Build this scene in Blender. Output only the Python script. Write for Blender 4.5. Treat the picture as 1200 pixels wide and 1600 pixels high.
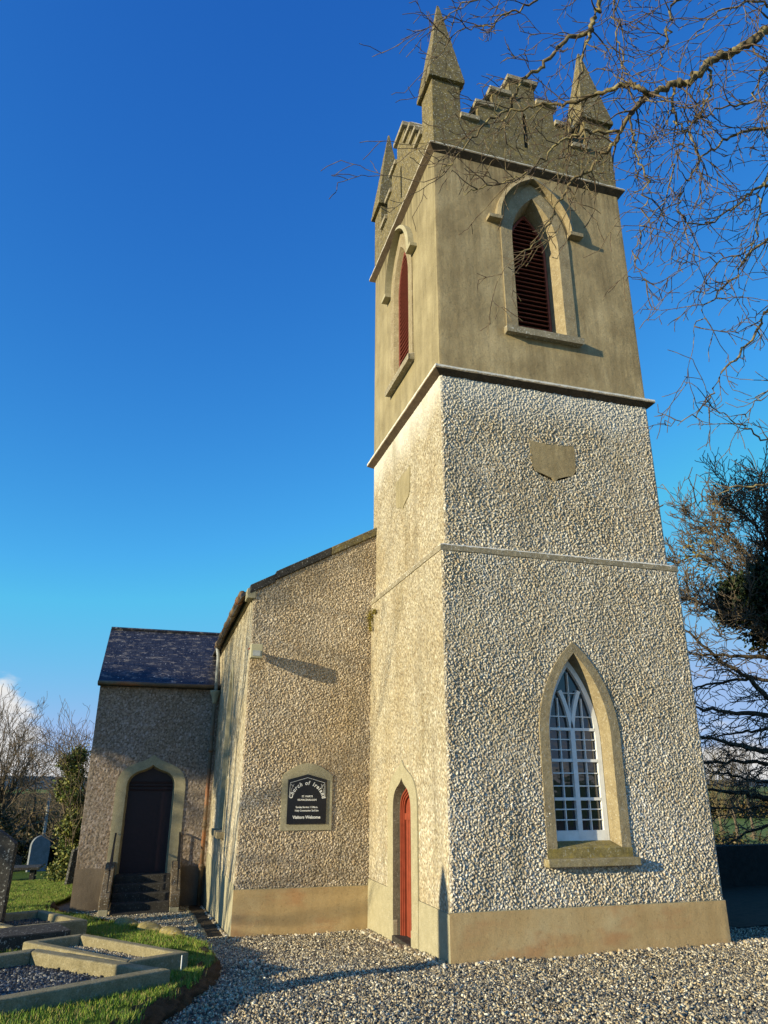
import bpy, math, random
import numpy as np
from mathutils import Vector, Matrix
for o in list(bpy.data.objects): bpy.data.objects.remove(o)
SC = bpy.context.scene
COL = SC.collection
# ------------------------------------------------------------------ camera
CAM = np.array([-3.9914, -10.2811, 2.24])
YAW, PITCH, ROLL, FPX = math.radians(16.548), math.radians(20.3618), math.radians(0.1928), 1139.86
fw = np.array([math.sin(YAW)*math.cos(PITCH), math.cos(YAW)*math.cos(PITCH), math.sin(PITCH)])
r0 = np.array([math.cos(YAW), -math.sin(YAW), 0.0]); u0 = np.cross(r0, fw)
rr = r0*math.cos(ROLL)+u0*math.sin(ROLL); uu = -r0*math.sin(ROLL)+u0*math.cos(ROLL)
cd = bpy.data.cameras.new('camera'); cam = bpy.data.objects.new('camera', cd); COL.objects.link(cam)
M = Matrix(((rr[0], uu[0], -fw[0], CAM[0]), (rr[1], uu[1], -fw[1], CAM[1]), (rr[2], uu[2], -fw[2], CAM[2]), (0, 0, 0, 1)))
cam.matrix_world = M
cd.sensor_fit = 'VERTICAL'; cd.sensor_height = 36.0; cd.lens = FPX/1600*36.0
cd.clip_start = 0.05; cd.clip_end = 6000
SC.camera = cam
# ------------------------------------------------------------------ sun and sky
SUN_DIR = Vector((3.5, 1.0, -0.83)).normalized()          # the way the light travels
SUN_EL = math.asin(-SUN_DIR.z)
SUN_AZ = math.atan2(-SUN_DIR.x, -SUN_DIR.y)               # clockwise from +Y
sl = bpy.data.lights.new('sun', 'SUN'); sl.energy = 5.0; sl.angle = math.radians(0.5); sl.color = (1.0, 0.865, 0.56)
so = bpy.data.objects.new('sun', sl); COL.objects.link(so); so.location = (-60, -15, 40)
so.rotation_euler = SUN_DIR.to_track_quat('-Z', 'Y').to_euler()
W = bpy.data.worlds.new('World'); SC.world = W; W.use_nodes = True
nt = W.node_tree; nt.nodes.clear()
N = lambda t: nt.nodes.new(t)
out = N('ShaderNodeOutputWorld'); bg = N('ShaderNodeBackground'); sky = N('ShaderNodeTexSky')
sky.sky_type = 'NISHITA'; sky.sun_disc = False; sky.sun_elevation = SUN_EL; sky.sun_rotation = SUN_AZ % (2*math.pi)
sky.altitude = 100; sky.air_density = 1.0; sky.dust_density = 0.3; sky.ozone_density = 2.0
# deepen the clear sky away from the sun (polarised deep blue), per channel
sepc = N('ShaderNodeSeparateColor'); hs = N('ShaderNodeCombineColor'); nt.links.new(sky.outputs[0], sepc.inputs[0])
for k_, (pw, kk) in enumerate(((1.5, .27), (1.3, .82), (.74, 1.9))):
    a1 = N('ShaderNodeMath'); a1.operation = 'POWER'; a1.inputs[1].default_value = pw; nt.links.new(sepc.outputs[k_], a1.inputs[0])
    a2 = N('ShaderNodeMath'); a2.operation = 'MULTIPLY'; a2.inputs[1].default_value = kk; nt.links.new(a1.outputs[0], a2.inputs[0])
    a3 = N('ShaderNodeMath'); a3.operation = 'MINIMUM'; a3.inputs[1].default_value = (1.8, 2.75, 4.5)[k_]; nt.links.new(a2.outputs[0], a3.inputs[0]); nt.links.new(a3.outputs[0], hs.inputs[k_])
# low cumulus near the horizon, from the view direction
tc = N('ShaderNodeTexCoord'); mp = N('ShaderNodeMapping'); mp.inputs['Scale'].default_value = (1, 1, 2.2); mp.inputs['Location'].default_value = (3.3, 1.7, .6)
nz = N('ShaderNodeTexNoise'); nz.inputs['Scale'].default_value = 5.5; nz.inputs['Detail'].default_value = 7; nz.inputs['Roughness'].default_value = 0.52
nt.links.new(tc.outputs['Generated'], mp.inputs[0]); nt.links.new(mp.outputs[0], nz.inputs[0])
sx = N('ShaderNodeSeparateXYZ'); nt.links.new(tc.outputs['Generated'], sx.inputs[0])
mr = N('ShaderNodeMapRange'); mr.inputs[1].default_value = 0.03; mr.inputs[2].default_value = 0.19; mr.inputs[3].default_value = 0.13; mr.inputs[4].default_value = -0.30
nt.links.new(sx.outputs[2], mr.inputs[0])
ad = N('ShaderNodeMath'); ad.operation = 'ADD'; nt.links.new(nz.outputs[0], ad.inputs[0]); nt.links.new(mr.outputs[0], ad.inputs[1])
cr = N('ShaderNodeMapRange'); cr.interpolation_type = 'SMOOTHSTEP'; cr.inputs[1].default_value = 0.50; cr.inputs[2].default_value = 0.60
nt.links.new(ad.outputs[0], cr.inputs[0])
nz2 = N('ShaderNodeTexNoise'); nz2.inputs['Scale'].default_value = 14; nt.links.new(mp.outputs[0], nz2.inputs[0])
cc = N('ShaderNodeMix'); cc.data_type = 'RGBA'; cc.inputs['A'].default_value = (3.0, 3.2, 3.6, 1); cc.inputs['B'].default_value = (5.6, 5.4, 5.0, 1)
nt.links.new(nz2.outputs[0], cc.inputs['Factor'])
mx = N('ShaderNodeMix'); mx.data_type = 'RGBA'
nt.links.new(cr.outputs[0], mx.inputs['Factor']); nt.links.new(hs.outputs[0], mx.inputs['A']); nt.links.new(cc.outputs['Result'], mx.inputs['B'])
nt.links.new(mx.outputs['Result'], bg.inputs[0]); bg.inputs[1].default_value = 0.132
nt.links.new(bg.outputs[0], out.inputs[0])
SC.view_settings.view_transform = 'Standard'; SC.view_settings.look = 'None'; SC.view_settings.exposure = 0.52; SC.view_settings.gamma = 1.0
SC.cycles.max_bounces = 5; SC.cycles.diffuse_bounces = 2; SC.cycles.glossy_bounces = 3
SC.cycles.transmission_bounces = 3; SC.cycles.transparent_max_bounces = 4
rng = np.random.default_rng(7); random.seed(7)

# ------------------------------------------------------------------ helpers
def tag(o, label=None, cat=None, group=None, kind=None):
    if label: o['label'] = label
    if cat: o['category'] = cat
    if group: o['group'] = group
    if kind: o['kind'] = kind
    return o
def thing(name, label, cat, loc=(0, 0, 0), group=None):
    o = bpy.data.objects.new(name, None); COL.objects.link(o); o.location = loc; o.empty_display_size = 0.2
    return tag(o, label, cat, group)
def link(name, me, mat=None, parent=None, smooth=False):
    o = bpy.data.objects.new(name, me); COL.objects.link(o)
    if mat: me.materials.append(mat)
    if smooth: me.polygons.foreach_set('use_smooth', np.ones(len(me.polygons), bool))
    if parent is not None:
        o.parent = parent
        p = parent; off = Vector((0, 0, 0))
        while p is not None: off += p.location; p = p.parent
        o.location = -off
    return o
def fast(name, V, F, mat=None, parent=None, smooth=False, col=None):
    """V Nx3, F MxK (all faces K-sided), world coordinates"""
    V = np.asarray(V, np.float32); F = np.asarray(F, np.int32); K = F.shape[1]
    me = bpy.data.meshes.new(name); me.vertices.add(len(V)); me.vertices.foreach_set('co', V.ravel())
    me.loops.add(F.size); me.loops.foreach_set('vertex_index', F.ravel())
    me.polygons.add(len(F)); me.polygons.foreach_set('loop_start', np.arange(0, F.size, K, dtype=np.int32))
    me.polygons.foreach_set('loop_total', np.full(len(F), K, np.int32))
    me.update(calc_edges=True)
    if col is not None:
        a = me.color_attributes.new('Col', 'FLOAT_COLOR', 'POINT')
        c4 = np.ones((len(V), 4), np.float32); c4[:, :3] = col; a.data.foreach_set('color', c4.ravel())
    return link(name, me, mat, parent, smooth)
class MB:
    def __init__(s): s.v = []; s.f = []
    def add(s, vs, fs):
        n = len(s.v); s.v += [tuple(map(float, p)) for p in vs]; s.f += [tuple(i+n for i in f) for f in fs]; return s
    def box(s, a, b):
        x0, y0, z0 = a; x1, y1, z1 = b
        return s.add([(x0,y0,z0),(x1,y0,z0),(x1,y1,z0),(x0,y1,z0),(x0,y0,z1),(x1,y0,z1),(x1,y1,z1),(x0,y1,z1)],
                     [(0,3,2,1),(4,5,6,7),(0,1,5,4),(1,2,6,5),(2,3,7,6),(3,0,4,7)])
    def bar(s, p, q, w, h, up=(0, 0, 1)):
        p = Vector(p); q = Vector(q); d = (q-p).normalized(); up = Vector(up)
        if abs(d.dot(up)) > .99: up = Vector((1, 0, 0))
        a = d.cross(up).normalized()*w/2; b = a.normalized().cross(d).normalized()*h/2
        vs = [e+sa*a+sb*b for e in (p, q) for sa, sb in ((-1,-1),(1,-1),(1,1),(-1,1))]
        return s.add(vs, [(0,1,2,3),(7,6,5,4),(0,4,5,1),(1,5,6,2),(2,6,7,3),(3,7,4,0)])
    def tube(s, pts, rad, n=8, cap=True):
        pts = [Vector(p) for p in pts]; rad = rad if isinstance(rad, (list, tuple)) else [rad]*len(pts)
        base = len(s.v)
        for i, p in enumerate(pts):
            d = (pts[min(i+1, len(pts)-1)]-pts[max(i-1, 0)]).normalized()
            up = Vector((0, 0, 1)) if abs(d.z) < .9 else Vector((1, 0, 0))
            a = d.cross(up).normalized(); b = a.cross(d)
            for k in range(n):
                t = 2*math.pi*k/n; s.v.append(tuple(p+(a*math.cos(t)+b*math.sin(t))*rad[i]))
        for i in range(len(pts)-1):
            for k in range(n):
                s.f.append((base+i*n+k, base+i*n+(k+1) % n, base+(i+1)*n+(k+1) % n, base+(i+1)*n+k))
        if cap:
            s.f.append(tuple(base+k for k in range(n))[::-1]); s.f.append(tuple(base+(len(pts)-1)*n+k for k in range(n)))
        return s
    def prism(s, poly, axis, a, b):
        """poly: 2D points in the two other axes (cyclic order kept), extruded along axis from a to b"""
        def P(u, v, t): return {'x': (t, u, v), 'y': (u, t, v), 'z': (u, v, t)}[axis]
        n = len(poly); vs = [P(u, v, a) for u, v in poly]+[P(u, v, b) for u, v in poly]
        return s.add(vs, [tuple(range(n))[::-1], tuple(range(n, 2*n))]+[(i, (i+1) % n, n+(i+1) % n, n+i) for i in range(n)])
    def strip(s, A, B):
        n = len(A); return s.add(list(A)+list(B), [(i, i+1, n+i+1, n+i) for i in range(n-1)])
    def build(s, name, mat, parent=None, smooth=False, bevel=0):
        me = bpy.data.meshes.new(name); me.from_pydata(s.v, [], s.f); me.update()
        o = link(name, me, mat, parent, smooth)
        if bevel:
            m = o.modifiers.new('b', 'BEVEL'); m.width = bevel; m.segments = 2; m.limit_method = 'ANGLE'; m.angle_limit = math.radians(40)
        return o
def px(x, y, D):
    return Vector(CAM+(fw+rr*(x-600)/FPX-uu*(y-800)/FPX)*D)
# ------------------------------------------------------------------ numpy noise
def hsh(i, j, k):
    n = (i.astype(np.int64)*73856093) ^ (j.astype(np.int64)*19349663) ^ (k*83492791)
    n = (n ^ (n >> 13))*1274126177 & 0x7fffffff
    n = (n ^ (n >> 16))*668265263 & 0x7fffffff
    return (n ^ (n >> 15)) % 100003/100003.0
def vnoise(U, V, s, k=0):
    x = U/s; y = V/s; i = np.floor(x); j = np.floor(y); fx = x-i; fy = y-j
    fx = fx*fx*(3-2*fx); fy = fy*fy*(3-2*fy)
    a = hsh(i, j, k); b = hsh(i+1, j, k); c = hsh(i, j+1, k); d = hsh(i+1, j+1, k)
    return (a*(1-fx)+b*fx)*(1-fy)+(c*(1-fx)+d*fx)*fy
def worley(U, V, s, k=0):
    x = U/s; y = V/s; i0 = np.floor(x); j0 = np.floor(y)
    f1 = np.full(U.shape, 9.0); hid = np.zeros(U.shape)
    for di in (-1, 0, 1):
        for dj in (-1, 0, 1):
            i = i0+di; j = j0+dj
            d = np.hypot(i+hsh(i, j, k)-x, j+hsh(i, j, k+1)-y); m = d < f1
            f1 = np.where(m, d, f1); hid = np.where(m, hsh(i, j, k+2), hid)
    return f1, hid
# ------------------------------------------------------------------ materials
def mat(name):
    m = bpy.data.materials.new(name); m.use_nodes = True; t = m.node_tree
    b = t.nodes['Principled BSDF']; return m, t, b
def nd(t, ty, **kw):
    n = t.nodes.new(ty)
    for k, v in kw.items():
        if k in ('p',): continue
        if hasattr(n, k) and not isinstance(v, tuple): setattr(n, k, v)
        else: n.inputs[k].default_value = v
    return n
def ramp(t, fac, stops, interp='LINEAR'):
    r = t.nodes.new('ShaderNodeValToRGB'); r.color_ramp.interpolation = interp
    e = r.color_ramp.elements
    while len(e) < len(stops): e.new(0.5)
    for el, (p, c) in zip(e, stops):
        el.position = p; el.color = (c[0], c[1], c[2], 1) if isinstance(c, (tuple, list)) else (c, c, c, 1)
    t.links.new(fac, r.inputs[0]); return r.outputs[0]
def noise(t, scale, detail=4, rough=0.5, vec=None, dist=0.0):
    n = t.nodes.new('ShaderNodeTexNoise'); n.inputs['Scale'].default_value = scale; n.inputs['Detail'].default_value = detail
    n.inputs['Roughness'].default_value = rough; n.inputs['Distortion'].default_value = dist
    if vec is not None: t.links.new(vec, n.inputs['Vector'])
    return n.outputs[0]
def pos(t, scale=(1, 1, 1)):
    g = t.nodes.new('ShaderNodeNewGeometry'); m = t.nodes.new('ShaderNodeMapping'); m.inputs['Scale'].default_value = scale
    t.links.new(g.outputs['Position'], m.inputs[0]); return m.outputs[0]
def mix(t, fac, a, b, mode='MIX'):
    m = t.nodes.new('ShaderNodeMix'); m.data_type = 'RGBA'; m.blend_type = mode
    for key, v in (('Factor', fac), ('A', a), ('B', b)):
        if isinstance(v, (int, float)): m.inputs[key].default_value = v
        elif isinstance(v, tuple): m.inputs[key].default_value = (v[0], v[1], v[2], 1)
        else: t.links.new(v, m.inputs[key])
    return m.outputs['Result']
def mth(t, op, a, b=0.0):
    m = t.nodes.new('ShaderNodeMath'); m.operation = op
    for i, v in enumerate((a, b)):
        if isinstance(v, (int, float)): m.inputs[i].default_value = v
        else: t.links.new(v, m.inputs[i])
    return m.outputs[0]
def bump(t, b, h, strength=0.5, dist=0.01):
    n = t.nodes.new('ShaderNodeBump'); n.inputs['Strength'].default_value = strength; n.inputs['Distance'].default_value = dist
    t.links.new(h, n.inputs['Height']); t.links.new(n.outputs[0], b.inputs['Normal'])
def setc(t, b, c, rough=0.85, spec=0.3):
    if isinstance(c, tuple): b.inputs['Base Color'].default_value = (c[0], c[1], c[2], 1)
    else: t.links.new(c, b.inputs['Base Color'])
    b.inputs['Roughness'].default_value = rough; b.inputs['Specular IOR Level'].default_value = spec
def sepz(t, out='Position', i=2):
    g = t.nodes.new('ShaderNodeNewGeometry'); s = t.nodes.new('ShaderNodeSeparateXYZ'); t.links.new(g.outputs[out], s.inputs[0]); return s.outputs[i]

def m_roughcast(name, warm=(1, 1, 1), bleach=True):
    m, t, b = mat(name); p = pos(t)
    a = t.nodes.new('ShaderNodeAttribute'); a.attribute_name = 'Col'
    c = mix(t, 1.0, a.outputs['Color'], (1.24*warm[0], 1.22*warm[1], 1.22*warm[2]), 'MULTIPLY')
    big = noise(t, 0.8, 5, .6, p)
    c = mix(t, ramp(t, big, [(.35, 0.0), (.68, .8)]), c, mix(t, 1.0, c, (.80, .72, .58), 'MULTIPLY'))
    st = noise(t, 1.0, 5, .65, pos(t, (3.0, 3.0, .35)))
    c = mix(t, ramp(t, st, [(.5, 0.0), (.75, .5)]), c, (.20, .175, .13))
    c = mix(t, ramp(t, noise(t, 40, 3, .6, p), [(.35, .45), (.6, 0.0)]), c, (.17, .15, .12))
    if bleach:
        z = sepz(t); zn = mth(t, 'ADD', z, mth(t, 'MULTIPLY', noise(t, 1.6, 4, .6, pos(t, (1, 1, .4))), 1.1))
        f = mth(t, 'MULTIPLY', mth(t, 'MULTIPLY', ramp(t, mth(t, 'MULTIPLY', zn, .1), [(.865, 0.0), (.97, 1.0)]), .85), 1.0)
        c = mix(t, f, c, (.66, .645, .60))
    if bleach:
        z = sepz(t); lo = ramp(t, mth(t, 'ADD', mth(t, 'MULTIPLY', z, .1), mth(t, 'MULTIPLY', noise(t, 1.2, 4, .6, p), .25)), [(.25, .45), (.45, 0.0)]); c = mix(t, lo, c, mix(t, 1.0, c, (1.35, 1.37, 1.45), 'MULTIPLY'))
    al = ramp(t, noise(t, 1.0, 6, .7, pos(t, (1.6, 1.6, .25))), [(.56, 0.0), (.72, .6)]); c = mix(t, al, c, mix(t, 1.0, c, (.50, .47, .36), 'MULTIPLY'))
    setc(t, b, c, .9, .2)
    bump(t, b, noise(t, 120, 3, .7, p), .5, .004)
    return m
def m_render(name, c0, c1, c2, streak=.5, rough=.9, bs=.35, rust=None):
    m, t, b = mat(name); p = pos(t)
    n1 = noise(t, 1.3, 6, .62, p); n2 = noise(t, 1.0, 6, .7, pos(t, (4.5, 4.5, .45))); n3 = noise(t, 55, 3, .7, p)
    c = ramp(t, n1, [(.3, c0), (.5, c1), (.7, c2)])
    c = mix(t, ramp(t, n2, [(.42, 0.0), (.72, streak)]), c, tuple(x*.55 for x in c0))
    c = mix(t, ramp(t, n3, [(.35, .35), (.65, 0.0)]), c, tuple(x*.6 for x in c1))
    if rust:
        c = mix(t, ramp(t, noise(t, 1.1, 4, .6, pos(t, (1.2, 1.2, 2.5))), [(.5, 0.0), (.68, .75)]), c, rust)
    c = mix(t, ramp(t, noise(t, 130, 2, .5, p), [(.68, 0.0), (.76, .7)]), c, (.62, .58, .48))
    c = mix(t, ramp(t, noise(t, 24, 4, .7, p), [(.30, .5), (.42, 0.0)]), c, tuple(x*.45 for x in c0))
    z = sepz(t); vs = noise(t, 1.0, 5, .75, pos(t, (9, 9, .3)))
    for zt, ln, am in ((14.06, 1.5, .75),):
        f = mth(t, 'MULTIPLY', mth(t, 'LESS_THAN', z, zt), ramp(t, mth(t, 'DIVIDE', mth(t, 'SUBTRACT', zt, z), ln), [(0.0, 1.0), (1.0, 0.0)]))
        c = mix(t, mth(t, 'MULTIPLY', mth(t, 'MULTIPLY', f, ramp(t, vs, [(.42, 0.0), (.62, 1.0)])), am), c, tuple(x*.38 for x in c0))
    setc(t, b, c, rough, .2)
    bump(t, b, mth(t, 'ADD', noise(t, 90, 4, .7, p), mth(t, 'MULTIPLY', noise(t, 9, 4, .6, p), 1.5)), bs, .012)
    return m
def m_stone(name, c0, c1, lichen=.5, lcol=(.66, .66, .60), topwhite=False, yellow=.0, bs=.5, bandz=None):
    m, t, b = mat(name); p = pos(t)
    c = ramp(t, noise(t, 6, 6, .65, p), [(.3, c0), (.7, c1)])
    c = mix(t, ramp(t, noise(t, 70, 3, .6, p), [(.3, .6), (.6, 0.0)]), c, tuple(x*.45 for x in c0))
    if yellow: c = mix(t, ramp(t, noise(t, 9, 4, .6, pos(t, (1, 1.3, 1))), [(.5, 0.0), (.66, yellow)]), c, (.36, .27, .06))
    v = t.nodes.new('ShaderNodeTexNoise'); v.inputs['Scale'].default_value = 30; v.inputs['Detail'].default_value = 5; t.links.new(p, v.inputs['Vector'])
    c = mix(t, ramp(t, v.outputs[0], [(.60, 0.0), (.66, lichen)]), c, lcol)
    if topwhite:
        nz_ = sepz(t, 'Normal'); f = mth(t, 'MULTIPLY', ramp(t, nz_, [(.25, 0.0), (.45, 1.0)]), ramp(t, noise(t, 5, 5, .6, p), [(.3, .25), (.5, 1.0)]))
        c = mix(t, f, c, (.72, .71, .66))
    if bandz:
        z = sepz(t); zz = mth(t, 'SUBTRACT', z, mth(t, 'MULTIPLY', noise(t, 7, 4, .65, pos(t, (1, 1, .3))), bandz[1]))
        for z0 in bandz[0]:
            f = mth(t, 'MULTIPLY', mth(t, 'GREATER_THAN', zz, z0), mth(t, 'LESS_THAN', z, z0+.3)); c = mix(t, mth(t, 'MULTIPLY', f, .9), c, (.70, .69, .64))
    setc(t, b, c, .9, .2); bump(t, b, mth(t, 'ADD', noise(t, 60, 5, .7, p), noise(t, 14, 3, .5, p)), bs, .012)
    return m
def m_flat(name, c, rough=.6, spec=.4, metal=0.0, var=.25, scale=12, bs=0.0):
    m, t, b = mat(name); p = pos(t)
    cc = mix(t, ramp(t, noise(t, scale, 5, .6, p), [(.3, 0.0), (.7, 1.0)]), tuple(x*(1-var) for x in c), tuple(min(1, x*(1+var)) for x in c))
    setc(t, b, cc, rough, spec); b.inputs['Metallic'].default_value = metal
    if bs: bump(t, b, noise(t, scale*4, 4, .6, p), bs, .01)
    return m
def m_attr(name, rough=.8, spec=.3, bs=0, scale=60):
    m, t, b = mat(name); a = t.nodes.new('ShaderNodeAttribute'); a.attribute_name = 'Col'
    setc(t, b, a.outputs['Color'], rough, spec)
    if bs: bump(t, b, noise(t, scale, 4, .6, pos(t)), bs, .006)
    return m
MAT = {}
MAT['rough'] = m_roughcast('roughcast_geo')
MAT['rough_nave'] = m_roughcast('roughcast_nave', (.98, .89, .79), False)
MAT['rough_side'] = m_roughcast('roughcast_sunside_dimmed', warm=(.72, .71, .64))  # copy for sun-facing walls, albedo lowered to offset the direct sun
MAT['rough_porch'] = m_roughcast('roughcast_porch', (.56, .50, .53), False)
MAT['porch_side'] = m_render('porch_render', (.16, .135, .115), (.21, .18, .15), (.26, .22, .18), .3)
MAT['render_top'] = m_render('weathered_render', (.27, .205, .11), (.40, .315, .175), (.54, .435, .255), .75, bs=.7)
MAT['render_side'] = m_render('weathered_render_sunside_dimmed', (.235, .195, .11), (.33, .28, .165), (.42, .36, .22), .6, bs=.6)  # render copy for the sunlit side, darkened against the strong light there
MAT['plinth'] = m_render('plinth_render', (.44, .30, .14), (.53, .38, .19), (.58, .46, .26), .25, rust=(.44, .24, .11))
MAT['parapet'] = m_stone('parapet_render', (.10, .082, .042), (.215, .18, .10), .55, yellow=.35)
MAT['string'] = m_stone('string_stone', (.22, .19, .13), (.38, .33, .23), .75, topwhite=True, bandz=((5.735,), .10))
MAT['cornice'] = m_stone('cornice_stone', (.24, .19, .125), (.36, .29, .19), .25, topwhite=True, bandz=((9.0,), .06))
MAT['cornice_high'] = m_stone('upper_cornice_stone', (.20, .155, .10), (.30, .24, .15), .2, bandz=((14.125,), .05))
MAT['soffit'] = m_stone('soffit_painted_shade', (.07, .05, .034), (.13, .095, .062), .05)  # shade under the cornices is put into this dark colour
MAT['surround'] = m_stone('surround_stone', (.25, .20, .12), (.40, .335, .21), .25, bs=.8)
MAT['trim'] = m_stone('pale_trim', (.35, .315, .205), (.45, .41, .28), .15, bs=.25)
MAT['porch_trim'] = m_stone('porch_trim', (.34, .30, .19), (.46, .41, .27), .1, bs=.25)
MAT['sillmoss'] = m_stone('mossy_sill', (.16, .13, .05), (.36, .29, .12), .3, yellow=.6)
MAT['flood'] = m_flat('cream_plastic', (.42, .39, .25), .5, .4, var=.1)
MAT['sillstone'] = m_stone('window_sill_stone', (.22, .18, .10), (.40, .34, .21), .3, yellow=.3)
MAT['white'] = m_flat('white_paint', (.82, .82, .80), .45, .4, var=.1, scale=8)
MAT['dark_in'] = m_flat('dark_interior', (.012, .011, .011), .9, .1)
MAT['black'] = m_flat('black_metal', (.012, .012, .014), .45, .5, bs=.2)
MAT['board'] = m_flat('sign_board', (.008, .008, .011), .35, .5, var=.05)
MAT['letters'] = m_flat('sign_lettering', (.80, .80, .76), .5, .3, var=.03)
MAT['reddoor'] = m_flat('red_paint', (.25, .052, .026), .5, .4, var=.18, scale=9, bs=.1)
MAT['darkdoor'] = m_flat('dark_maroon_paint', (.022, .009, .014), .45, .35, var=.2, bs=.1)
MAT['louvre'] = m_flat('louvre_paint', (.20, .055, .038), .6, .3, var=.2)
MAT['concrete'] = m_stone('kerb_concrete', (.20, .17, .095), (.33, .285, .175), .15, bs=.4)
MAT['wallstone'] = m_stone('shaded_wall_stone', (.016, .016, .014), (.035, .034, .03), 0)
MAT['darkstone'] = m_stone('dark_stone', (.035, .034, .032), (.08, .075, .068), .55, (.5, .5, .47))
MAT['stepstone'] = m_stone('step_stone', (.03, .028, .025), (.07, .063, .055), .15)
MAT['cheek'] = m_stone('cheek_stone', (.10, .075, .05), (.22, .17, .11), .7)
MAT['cheek2'] = m_stone('dark_jamb_stone', (.09, .078, .058), (.17, .15, .11), .15)
MAT['marble'] = m_stone('pale_headstone', (.16, .18, .21), (.27, .30, .34), .1)
MAT['castiron'] = m_render('rusty_cast_iron', (.10, .075, .05), (.17, .12, .075), (.26, .20, .13), .3, .6, rust=(.33, .12, .045))
MAT['greypipe'] = m_flat('grey_pipe', (.36, .38, .38), .5, .4, var=.2)
MAT['soil'] = m_stone('soil_bank', (.035, .026, .016), (.085, .06, .035), .1, (.2, .15, .06), bs=1.0)
MAT['gravel'] = m_attr('gravel_chippings', .75, .3)
MAT['pebble'] = m_attr('pebble_stones', .55, .4)
MAT['leaf'] = m_attr('foliage', .6, .3)
MAT['grass'] = m_attr('grass_blades', .65, .25)
def m_bark(name, c0, c1, c2):
    m, t, b = mat(name); p = pos(t)
    c = ramp(t, noise(t, 14, 5, .6, p), [(.3, c0), (.5, c1), (.68, c2)])
    setc(t, b, c, .85, .2); bump(t, b, noise(t, 60, 4, .6, p), .5, .008); return m
MAT['bark'] = m_bark('lichened_bark', (.06, .045, .03), (.14, .11, .065), (.32, .28, .13))
MAT['twig'] = m_bark('twig_bark', (.055, .036, .028), (.11, .08, .055), (.24, .20, .11))
MAT['bark_dark'] = m_bark('dark_bark', (.03, .024, .018), (.055, .045, .034), (.13, .10, .06))
MAT['bark_far'] = m_bark('far_bark', (.07, .055, .042), (.12, .095, .07), (.22, .17, .11))
m, t, b = mat('window_glass'); setc(t, b, (.012, .016, .022), .04, .9); bump(t, b, noise(t, 5, 2, .5, pos(t)), .12, .02); MAT['glass'] = m
# slates
m, t, b = mat('slate'); p = pos(t)
br = t.nodes.new('ShaderNodeTexBrick'); br.inputs['Scale'].default_value = 1.0; br.inputs['Brick Width'].default_value = .26; br.inputs['Row Height'].default_value = .115
br.inputs['Mortar Size'].default_value = .006; br.inputs['Color1'].default_value = (.016, .018, .028, 1); br.inputs['Color2'].default_value = (.038, .040, .052, 1); br.inputs['Mortar'].default_value = (.01, .01, .015, 1)
sp = t.nodes.new('ShaderNodeSeparateXYZ'); t.links.new(p, sp.inputs[0]); cb = t.nodes.new('ShaderNodeCombineXYZ')
t.links.new(sp.outputs[0], cb.inputs[0]); t.links.new(sp.outputs[2], cb.inputs[1]); t.links.new(cb.outputs[0], br.inputs['Vector'])
c = mix(t, ramp(t, noise(t, 1.0, 5, .7, pos(t, (3.5, 9, 9))), [(.55, 0.0), (.63, .75)]), br.outputs[0], (.25, .22, .19))
c = mix(t, ramp(t, noise(t, 16, 3, .7, p), [(.64, 0.0), (.68, .8)]), c, (.5, .5, .52))
setc(t, b, c, .42, .5); bump(t, b, mth(t, 'ADD', br.outputs[1], mth(t, 'MULTIPLY', noise(t, 12, 3, .5, p), .5)), .8, -.02); MAT['slate'] = m
def m_ground(name, c0, c1, c2, scale, bs=.5, bd=.03):
    m, t, b = mat(name); p = pos(t)
    c = ramp(t, noise(t, scale, 6, .7, p), [(.3, c0), (.5, c1), (.7, c2)])
    c = mix(t, ramp(t, noise(t, scale*.08, 4, .6, p), [(.35, 0.0), (.65, .5)]), c, c0)
    setc(t, b, c, .95, .1); bump(t, b, noise(t, scale*1.5, 5, .7, p), bs, bd); return m
MAT['gravelbase'] = m_ground('gravel_base', (.07, .065, .06), (.15, .135, .115), (.30, .27, .22), 22, .9, .05)
MAT['turf'] = m_ground('turf', (.04, .07, .010), (.075, .12, .015), (.12, .17, .022), 14, .8, .06)
MAT['field'] = m_ground('field', (.09, .14, .03), (.15, .20, .045), (.24, .24, .08), .6, .3, .1)
MAT['hill'] = m_ground('hill', (.06, .09, .11), (.08, .12, .14), (.10, .14, .16), .02, .1, 1)  # distance haze mixed into the colour as a blue tint
MAT['scrub'] = m_ground('scrub_bank', (.03, .028, .012), (.075, .06, .025), (.15, .10, .04), 1.2, 1.0, .4)

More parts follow.
